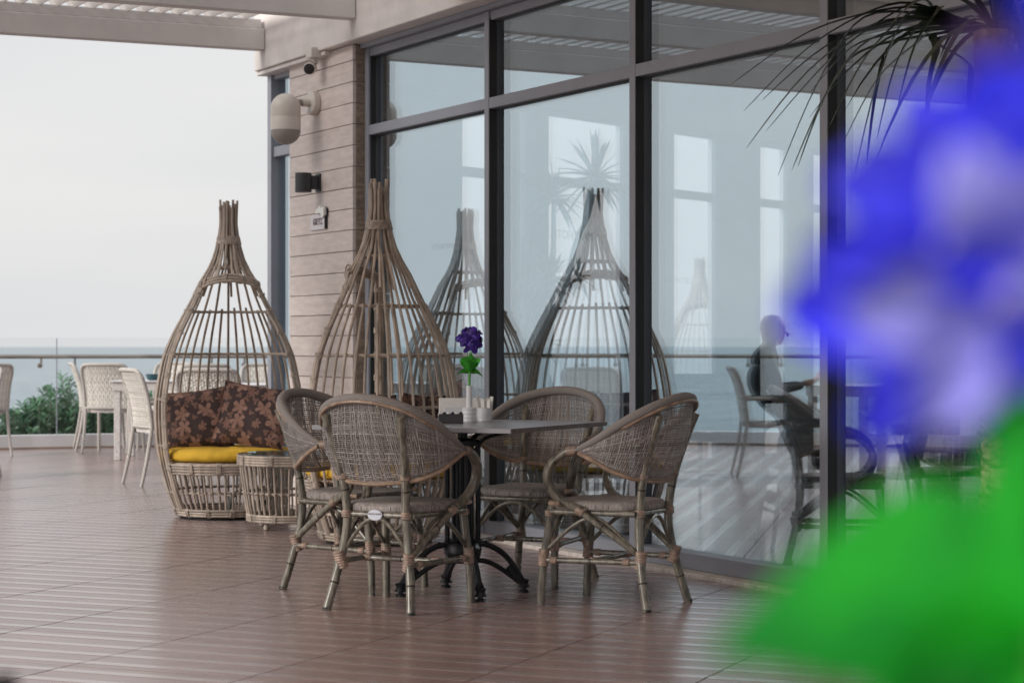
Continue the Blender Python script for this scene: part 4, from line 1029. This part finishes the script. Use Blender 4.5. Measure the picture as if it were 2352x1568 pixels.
wicker_table(0, 0, 'white wicker table reflected in the third glass bay', Vector((-5.6, 16.2, 0)), .2)
for (x, y, a, lb) in ((-6.02, 13.12, face_rz(-.56, -.83), 'wicker chair the seated person is using'), (-7.35, 11.9, face_rz(.7, .6), 'wicker chair on the far side of the seated person\'s table'),
                      (-5.0, 15.6, face_rz(-.7, .6), 'wicker chair reflected at the right of the third bay, near side of its table'), (-6.3, 16.7, face_rz(.8, -.5), 'wicker chair reflected behind the third bay table'),
                      (-4.6, 17.2, face_rz(-.5, -.8), 'wicker chair reflected furthest back in the third bay'), (-5.1, 14.2, face_rz(-.9, .2), 'wicker chair reflected in the second bay next to the egg chair')):
    copy_thing(W1, (x, y, 0), a, lb)

# ================================================================== seated person (seen in the reflection)
def person():
    t = thing('person', 'person in a dark jacket sitting in a wicker chair, looking down at a phone', 'person', (-6.02, 13.12, 0), face_rz(-.56, -.83))
    def skin(name, V, Ed, m, root=0):
        me = bpy.data.meshes.new(name); me.from_pydata([v[0] for v in V], Ed, []); o = bpy.data.objects.new(name, me); COL.objects.link(o); o.parent = t; me.materials.append(m)
        o.modifiers.new('skin', 'SKIN')
        if not me.skin_vertices: me.attributes.new('skin', 'FLOAT', 'POINT')
        for i, v in enumerate(V): me.skin_vertices[0].data[i].radius = (v[1], v[1] if len(v) < 3 else v[2]); me.skin_vertices[0].data[i].use_root = (i == root)
        s = o.modifiers.new('sub', 'SUBSURF'); s.levels = 2; s.render_levels = 2
        for md in o.modifiers:
            if md.type == 'SKIN': md.use_smooth_shade = True
        return o
    V = [((0, -.08, .52), .17, .15), ((0, -.10, .70), .16, .14), ((0, -.06, .90), .19, .14), ((0, -.02, 1.02), .13, .10), ((0, -.01, 1.09), .055, .055), ((0, .02, 1.19), .085, .095), ((0, .03, 1.27), .075, .09),
         ((.19, -.04, .97), .062), ((.25, .05, .72), .048), ((.12, .26, .76), .034), ((-.19, -.04, .97), .062), ((-.25, .05, .72), .048), ((-.12, .26, .76), .034),
         ((.10, .08, .53), .085), ((.12, .40, .52), .062), ((.12, .42, .10), .045), ((.12, .55, .05), .038), ((-.10, .08, .53), .085), ((-.12, .40, .52), .062), ((-.12, .36, .10), .045), ((-.12, .50, .05), .038)]
    Ed = [(0, 1), (1, 2), (2, 3), (3, 4), (4, 5), (5, 6), (3, 7), (7, 8), (8, 9), (3, 10), (10, 11), (11, 12), (0, 13), (13, 14), (14, 15), (15, 16), (0, 17), (17, 18), (18, 19), (19, 20)]
    body = skin('body', V, Ed, M_blackfab)
    m = MB(); m.lathe([(.002, -.115), (.045, -.10), (.066, -.06), (.078, 0), (.082, .04), (.070, .09), (.04, .12), (.002, .128)], 20, (0, .05, 1.20)); m.build('face', M_skin, t)
    m = MB(); m.tube([(0, .13, 1.20), (0, .155, 1.175), (0, .135, 1.165)], [.008, .014, .008], 8); m.build('nose', M_skin, t)
    m = MB(); m.lathe([(.02, -.10), (.075, -.085), (.092, -.03), (.098, .03), (.092, .08), (.062, .125), (.002, .142)], 20, (0, .012, 1.205)); m.build('hair', M_hair, t)
    for sx in (-1, 1):
        V = [((sx*.10, .28, .765), .026), ((sx*.075, .33, .78), .030), ((sx*.05, .37, .795), .012), ((sx*.03, .39, .81), .009)]; Ed = [(0, 1), (1, 2), (2, 3)]
        for k in range(4):
            b = len(V); x0 = sx*(.085-k*.015); V += [((x0, .375, .79+k*.004), .0088), ((x0-sx*.012, .40, .80+k*.006), .008), ((x0-sx*.03, .40, .815+k*.006), .007)]; Ed += [(1, b), (b, b+1), (b+1, b+2)]
        skin('hand', V, Ed, M_skin)
    return t
try: person()
except Exception as ex: print('PERSON FAILED', ex)
ph = MB().box(-.075, .075, -.004, .004, -.05, .05).build('phone', mat('coral_case', (.75, .20, .12), .4, var=.02), None, smooth=False, bevel=.004)
tag(ph, 'coral red phone case held by the seated person', 'phone'); ph.matrix_world = Matrix.Translation((-6.02, 13.12, 0)) @ Matrix.Rotation(face_rz(-.56, -.83), 4, 'Z') @ Matrix.Translation((0, .40, .84)) @ Matrix.Rotation(radians(-35), 4, 'X')

# ================================================================== plants
def leaf_strip(mb, P, w, fold=.25):
    P = [Vector(p) for p in P]; n = len(P); b = len(mb.v)
    for i, p in enumerate(P):
        tg = (P[min(i+1, n-1)]-P[max(i-1, 0)]).normalized(); sd_ = tg.cross(Vector((0, 0, 1)))
        if sd_.length < .05: sd_ = tg.cross(Vector((0, 1, 0)))
        sd_.normalize(); nn = sd_.cross(tg); u = i/(n-1); ww = w*(min(1, .55+u*3)*(1-u)**.55)*.5
        mb.v += [tuple(p-sd_*ww+nn*ww*fold), tuple(p-nn*ww*fold*.5), tuple(p+sd_*ww+nn*ww*fold), tuple(p-nn*(ww*fold*.5+.0012))]
    for i in range(n-1):
        for a, c in ((0, 1), (1, 2), (2, 3), (3, 0)): mb.face((b+4*i+a, b+4*i+c, b+4*i+4+c, b+4*i+4+a))
def rosette(mb, c, n, L, w, rnd, lo=-.5, hi=1.4, droop=.55):
    for k in range(n):
        a = rnd.uniform(0, 2*pi); e = lo+(hi-lo)*rnd.random(); l = L*rnd.uniform(.75, 1.1); d = Vector((cos(a)*cos(e), sin(a)*cos(e), sin(e)))
        P = [c+d*(l*u)+Vector((0, 0, -droop*l*u*u*cos(e)*.6)) for u in [i/6 for i in range(7)]]; leaf_strip(mb, P, w)
# big yucca top right, in front of the glass
YY = 7.35; rnd = random.Random(21)
yb = at(2292, YY, 0); yt = thing('yucca_tree', 'tall yucca with arching dark leaves and scaly trunk at the upper right', 'plant', (yb.x, yb.y, 0))
def loc(px, py, dy=0): p = at(px, YY+dy, zt(py, YY+dy)); return p-Vector((yb.x, yb.y, 0))
m = MB(); P = []; R = []
for i in range(150):
    u = i/149; P.append(Vector((.02*sin(u*5), .01*sin(u*7), .35+(zt(72, YY)-.35)*u))); R.append((.072-.008*u)*(1+.07*((i % 4)/3-.5))+random.uniform(-.002, .002))
m.tube(P, R, 22)
for i in range(620):
    u = random.random(); a = random.uniform(0, 2*pi); z_ = .4+(zt(72, YY)-.4)*u; r_ = .068-.008*u; c_, s_ = cos(a), sin(a); b = len(m.v); dz = .018; wd = .018
    m.v += [(r_*c_-s_*wd, r_*s_+c_*wd, z_), (r_*c_+s_*wd, r_*s_-c_*wd, z_), (r_*1.22*c_, r_*1.22*s_, z_+dz)]; m.face((b, b+1, b+2)); m.face((b, b+2, b+1))
m.build('trunk', M_trunk, yt, ang=60)
lv = [(1681, 192, 2050, 20), (1708, 255, 2040, 12), (1750, 230, 2060, 45), (1714, 340, 2010, 55), (1786, 404, 1985, 40), (1818, 392, 2000, 90), (1833, 381, 1975, 120), (1862, 210, 2060, 75), (1958, 421, 2080, 40), (2014, 319, 2110, 60), (2129, 360, 2150, 120),
      (1935, 330, 2110, 95), (2060, 250, 2160, 20), (1900, 300, 2090, 30), (1990, 380, 2050, 100), (1760, 300, 2100, 5), (2240, 420, 2225, 150)]
for k, (ex, ey, mx_, my) in enumerate(lv):
    dy = rnd.uniform(-.22, .22); P0 = loc(2245+rnd.uniform(-4, 20), 62+rnd.uniform(-8, 10)); P3 = loc(ex, ey, dy); P1 = loc(2150, (62+my)/2-12, dy*.3); P2 = loc(mx_, my, dy*.6)
    m = MB(); leaf_strip(m, spline([P0, P1, P2, P2.lerp(P3, .5)+Vector((-.01, 0, .05)), P3], 5), .040); m.build('leaf', M_leafd, yt, ang=60)
for k in range(60):
    m = MB(); a = rnd.uniform(-1.9, 1.4) if k % 3 else rnd.uniform(0, 2*pi); e = rnd.uniform(.1, 1.45); d = Vector((cos(a)*cos(e), sin(a)*cos(e), sin(e))); l = rnd.uniform(.5, .8); c = Vector((0, 0, zt(66, YY)))+Vector((d.x, d.y, 0))*.04
    leaf_strip(m, [c+d*(l*u)+Vector((0, 0, -.9*l*u*u*cos(e))) for u in [i/9 for i in range(10)]], .034); m.build('leaf', M_leafd, yt, ang=60)
m = MB(); m.lathe([(.15, 0), (.17, .02), (.20, .36), (.215, .38), (.19, .38), (.18, .34), (.001, .34)], 28); m.build('pot', M_pot, yt)
# indoor plants, silhouettes behind the glass
def indoor_plant(x, y, trunks, label, heads, L=.34, w=.045, pot=True):
    t = thing('indoor_yucca', label, 'plant', (x, y, 0), 0, 'potted yuccas inside the room'); rn = random.Random(int(x*99+y))
    for T in trunks:
        m = MB(); P = spline(T, 6); m.tube(P, [.026-.010*i/len(P) for i in range(len(P))], 8); m.build('trunk', mat('dark_trunk', (.05, .045, .04), .8), t)
    for (hx, hy, hz, n, l) in heads: m = MB(); rosette(m, Vector((hx, hy, hz)), n, l, w, rn, lo=-.9, hi=1.5); m.build('leaf_head', M_leafd, t, ang=60)
    if pot: m = MB(); m.lathe([(.13, 0), (.17, .34), (.18, .36), (.16, .36), (.15, .32), (.001, .32)], 20); m.build('pot', M_pot, t)
Yp = 14.6; xb = at(1300, Yp).x
q = lambda px, py, dy=0: (at(px, Yp).x-xb, dy, zt(py, Yp))
indoor_plant(xb, Yp, [[(0, 0, .3), q(1262, 880), q(1238, 800), q(1290, 690), q(1322, 560), q(1352, 490), q(1366, 420)], [(0, 0, .35), q(1215, 800), q(1228, 700), q(1262, 640)]],
             'tall crooked yucca inside, its spiky head against the bright window', [(*q(1366, 410), 70, .36), (*q(1264, 640), 26, .25), (*q(1240, 790), 22, .22), (*q(1330, 640), 16, .18)])
xb = at(1225, 15.4).x; Yp = 15.4
indoor_plant(xb, Yp, [[(0, 0, .3), q(1262, 800), q(1270, 620), q(1272, 470)]], 'slimmer yucca inside, left of the crooked one', [(*q(1272, 455), 40, .30), (*q(1255, 640), 26, .28)])
Yp = 13.3; xb = at(1165, Yp).x
t = thing('cactus', 'branching cactus standing inside behind the second mullion', 'plant', (xb, Yp, 0)); M_cac = mat('cactus_skin', (.07, .08, .07), .7, var=.3, scale=30)
for T in ([(0, 0, .25), q(1160, 800), q(1150, 690), q(1146, 560)], [q(1150, 720), q(1185, 690), q(1205, 640), q(1212, 545)], [q(1150, 760), q(1175, 740), q(1195, 720)]):
    m = MB(); P = spline(T, 8); m.tube(P, [.036*(1+.12*((i % 3)-1)) for i in range(len(P))], 7); m.build('stem', M_cac, t)
m = MB(); m.lathe([(.14, 0), (.18, .30), (.16, .30), (.001, .26)], 20); m.build('pot', M_pot, t)

# indoor furniture: dark chairs and a pedestal table in bay 3-4
def indoor_chair(px, Y, rz, label):
    t = thing('indoor_chair', label, 'chair', at(px, Y), rz, 'dark chairs inside the room')
    m = MB(); m.box(-.22, .22, -.21, .22, .43, .47); m.build('seat', M_blackfab, t, smooth=False, bevel=.015)
    m = MB(); m.grid(lambda u, v: ((u-.5)*.46, -.22-.09*v+.05*(2*u-1)**2, .48+.40*v), 10, 8); o = m.build('backrest', M_blackfab, t, ang=180); o.modifiers.new('s', 'SOLIDIFY').thickness = .03
    for sx in (-1, 1):
        for sy in (-1, 1): m = MB(); m.tube([(sx*.19, sy*.18, .43), (sx*.22, sy*.24, 0)], [.017, .012], 8); m.build('leg', M_black, t)
        m = MB(); m.tube(spline([(sx*.235, -.25, .66), (sx*.25, .0, .67), (sx*.245, .18, .63), (sx*.21, .2, .45)], 5), .016, 8); m.build('armrest', M_black, t)
    m = MB(); m.tube([(-.2, .2, .2), (.2, .2, .2)], .01, 6); m.tube([(-.2, -.2, .2), (.2, -.2, .2)], .01, 6); m.build('stretcher', M_black, t); return t
indoor_chair(2010, 10.4, radians(70), 'dark armchair inside, just right of the last mullion behind the flower')
indoor_chair(1855, 11.2, radians(95), 'dark armchair inside, just left of the last mullion')
indoor_chair(1640, 14.5, radians(200), 'dark armchair further inside, beyond the seated reflection')
t = thing('indoor_table', 'dark square table with crossed pedestal feet inside the third bay', 'table', at(1745, 13.6), .5)
MB().box(-.4, .4, -.4, .4, .72, .75).build('tabletop', M_blackfab, t, smooth=False, bevel=.004)
m = MB(); m.tube([(0, 0, .1), (0, 0, .72)], .035, 12); m.build('column', M_black, t)
for k in range(4):
    a = k*pi/2; m = MB(); m.tube([(0, 0, .13), (.33*cos(a), .33*sin(a), .035)], [.035, .025], 8); m.tube([(.33*cos(a), .33*sin(a), 0), (.33*cos(a), .33*sin(a), .05)], .03, 10); m.build('foot', M_black, t)

# ================================================================== faint lettering on the panes
def lettering(txt, P, rz, size, mirror, label, dm=None):
    o = text_mesh(txt, size, dm or M_decal, None, 'window_lettering', .0004); tag(o, label, 'lettering'); o.rotation_euler = (radians(90), 0, rz); o.location = P
    o.scale = (-1 if mirror else 1, 1, 1); return o
FR = math.atan2(FD.y, FD.x)
def facl(px, py, txt, size, mir, label, n=.136):
    s = s_at(px, n); P = Wp(s, n, 0); P.z = zt(py, P.y); return lettering(txt, P, FROT, size, mir, label, M_decal2)
def farl(px, py, txt, size, mir, label):
    k = (px-CX)/FPX; tt_ = (k*F0.y-F0.x)/(FD.x-k*FD.y); P = F0+FD*tt_-FN*(-.0)+FN*.01; P = F0+FD*tt_; P.z = zt(py, P.y)
    return lettering(txt, P+FN*.004, FR, size, mir, label)
farl(1308, 541, 'MARYHOTELS', .105, True, 'pale reversed hotel lettering on the far window beside the tall yucca')
farl(1694, 503, 'MARYHOTELS', .13, True, 'pale reversed hotel lettering on the wall between the far windows')
farl(1556, 644, 'MARYHOTELS', .075, False, 'small pale hotel lettering at the left of the third bay window')
facl(1015, 566, 'MARYHOTELS', .048, True, 'faint reversed hotel lettering on the first glass bay')
facl(1352, 634, 'HOTELS', .038, False, 'faint hotel lettering across the second glass bay')

# ================================================================== blurred things close to the camera
ft = copy_thing(tb, (.30, .62, 0), 0, 'square table right in front of the camera, below the frame, holding the blurred flower')
FV = Vector((.140, .52, .745))
v2 = thing('bud_vase', 'white bud vase close to the camera, below the frame, under the blurred flower', 'vase', FV); vase_parts(v2)
f2 = thing('silk_flower', 'huge out-of-focus blue flower with vivid green leaves at the right edge', 'flower', (FV.x, FV.y, .745+.075), 0)
FB3 = mat('petal_maroon', (.07, .03, .13), .7, var=.4, scale=30); FB4 = mat('petal_lilac', (.25, .24, .78), .6, var=.35, scale=25)
flower_parts(f2, FB2, FLF2, 9, .280, R=.044, offs=[(-.029, 0, .003), (-.017, -.012, -.008), (-.019, -.002, .014), (-.003, -.01, .004), (-.001, .006, .024), (.004, 0, .042), (-.006, .014, .014), (-.012, .016, -.002), (-.027, .004, -.015), (.02, 0, .01)],
             pets=[FB2, FB4, FB2, FB2, FB3, FB2, FB3, FB2, FB2, FB2],
             leaves=[(180, .092, .36, .184, 1.45), (190, .070, -.15, .178, 1.2), (200, .07, -.5, .188, 1.25), (268, .085, 1.42, .200, 0), (290, .085, 1.35, .190, .2), (255, .075, 1.2, .185, .1), (320, .07, .8, .18, .5), (2, .07, .5, .19, 1.2),
                     (15, .07, -.3, .19, 1.2), (280, .055, -.6, .18, 0), (345, .075, 1.2, .20, .8), (192, .078, -.35, .185, 1.3), (250, .06, .5, .17, .4)])
nc = indoor_chair(CX, 1.0, 0, 'black chair close to the camera, its blurred back top at the bottom left corner'); nc.location = (-.515, 1.475, 0); nc['group'] = 'dark chairs near the camera'
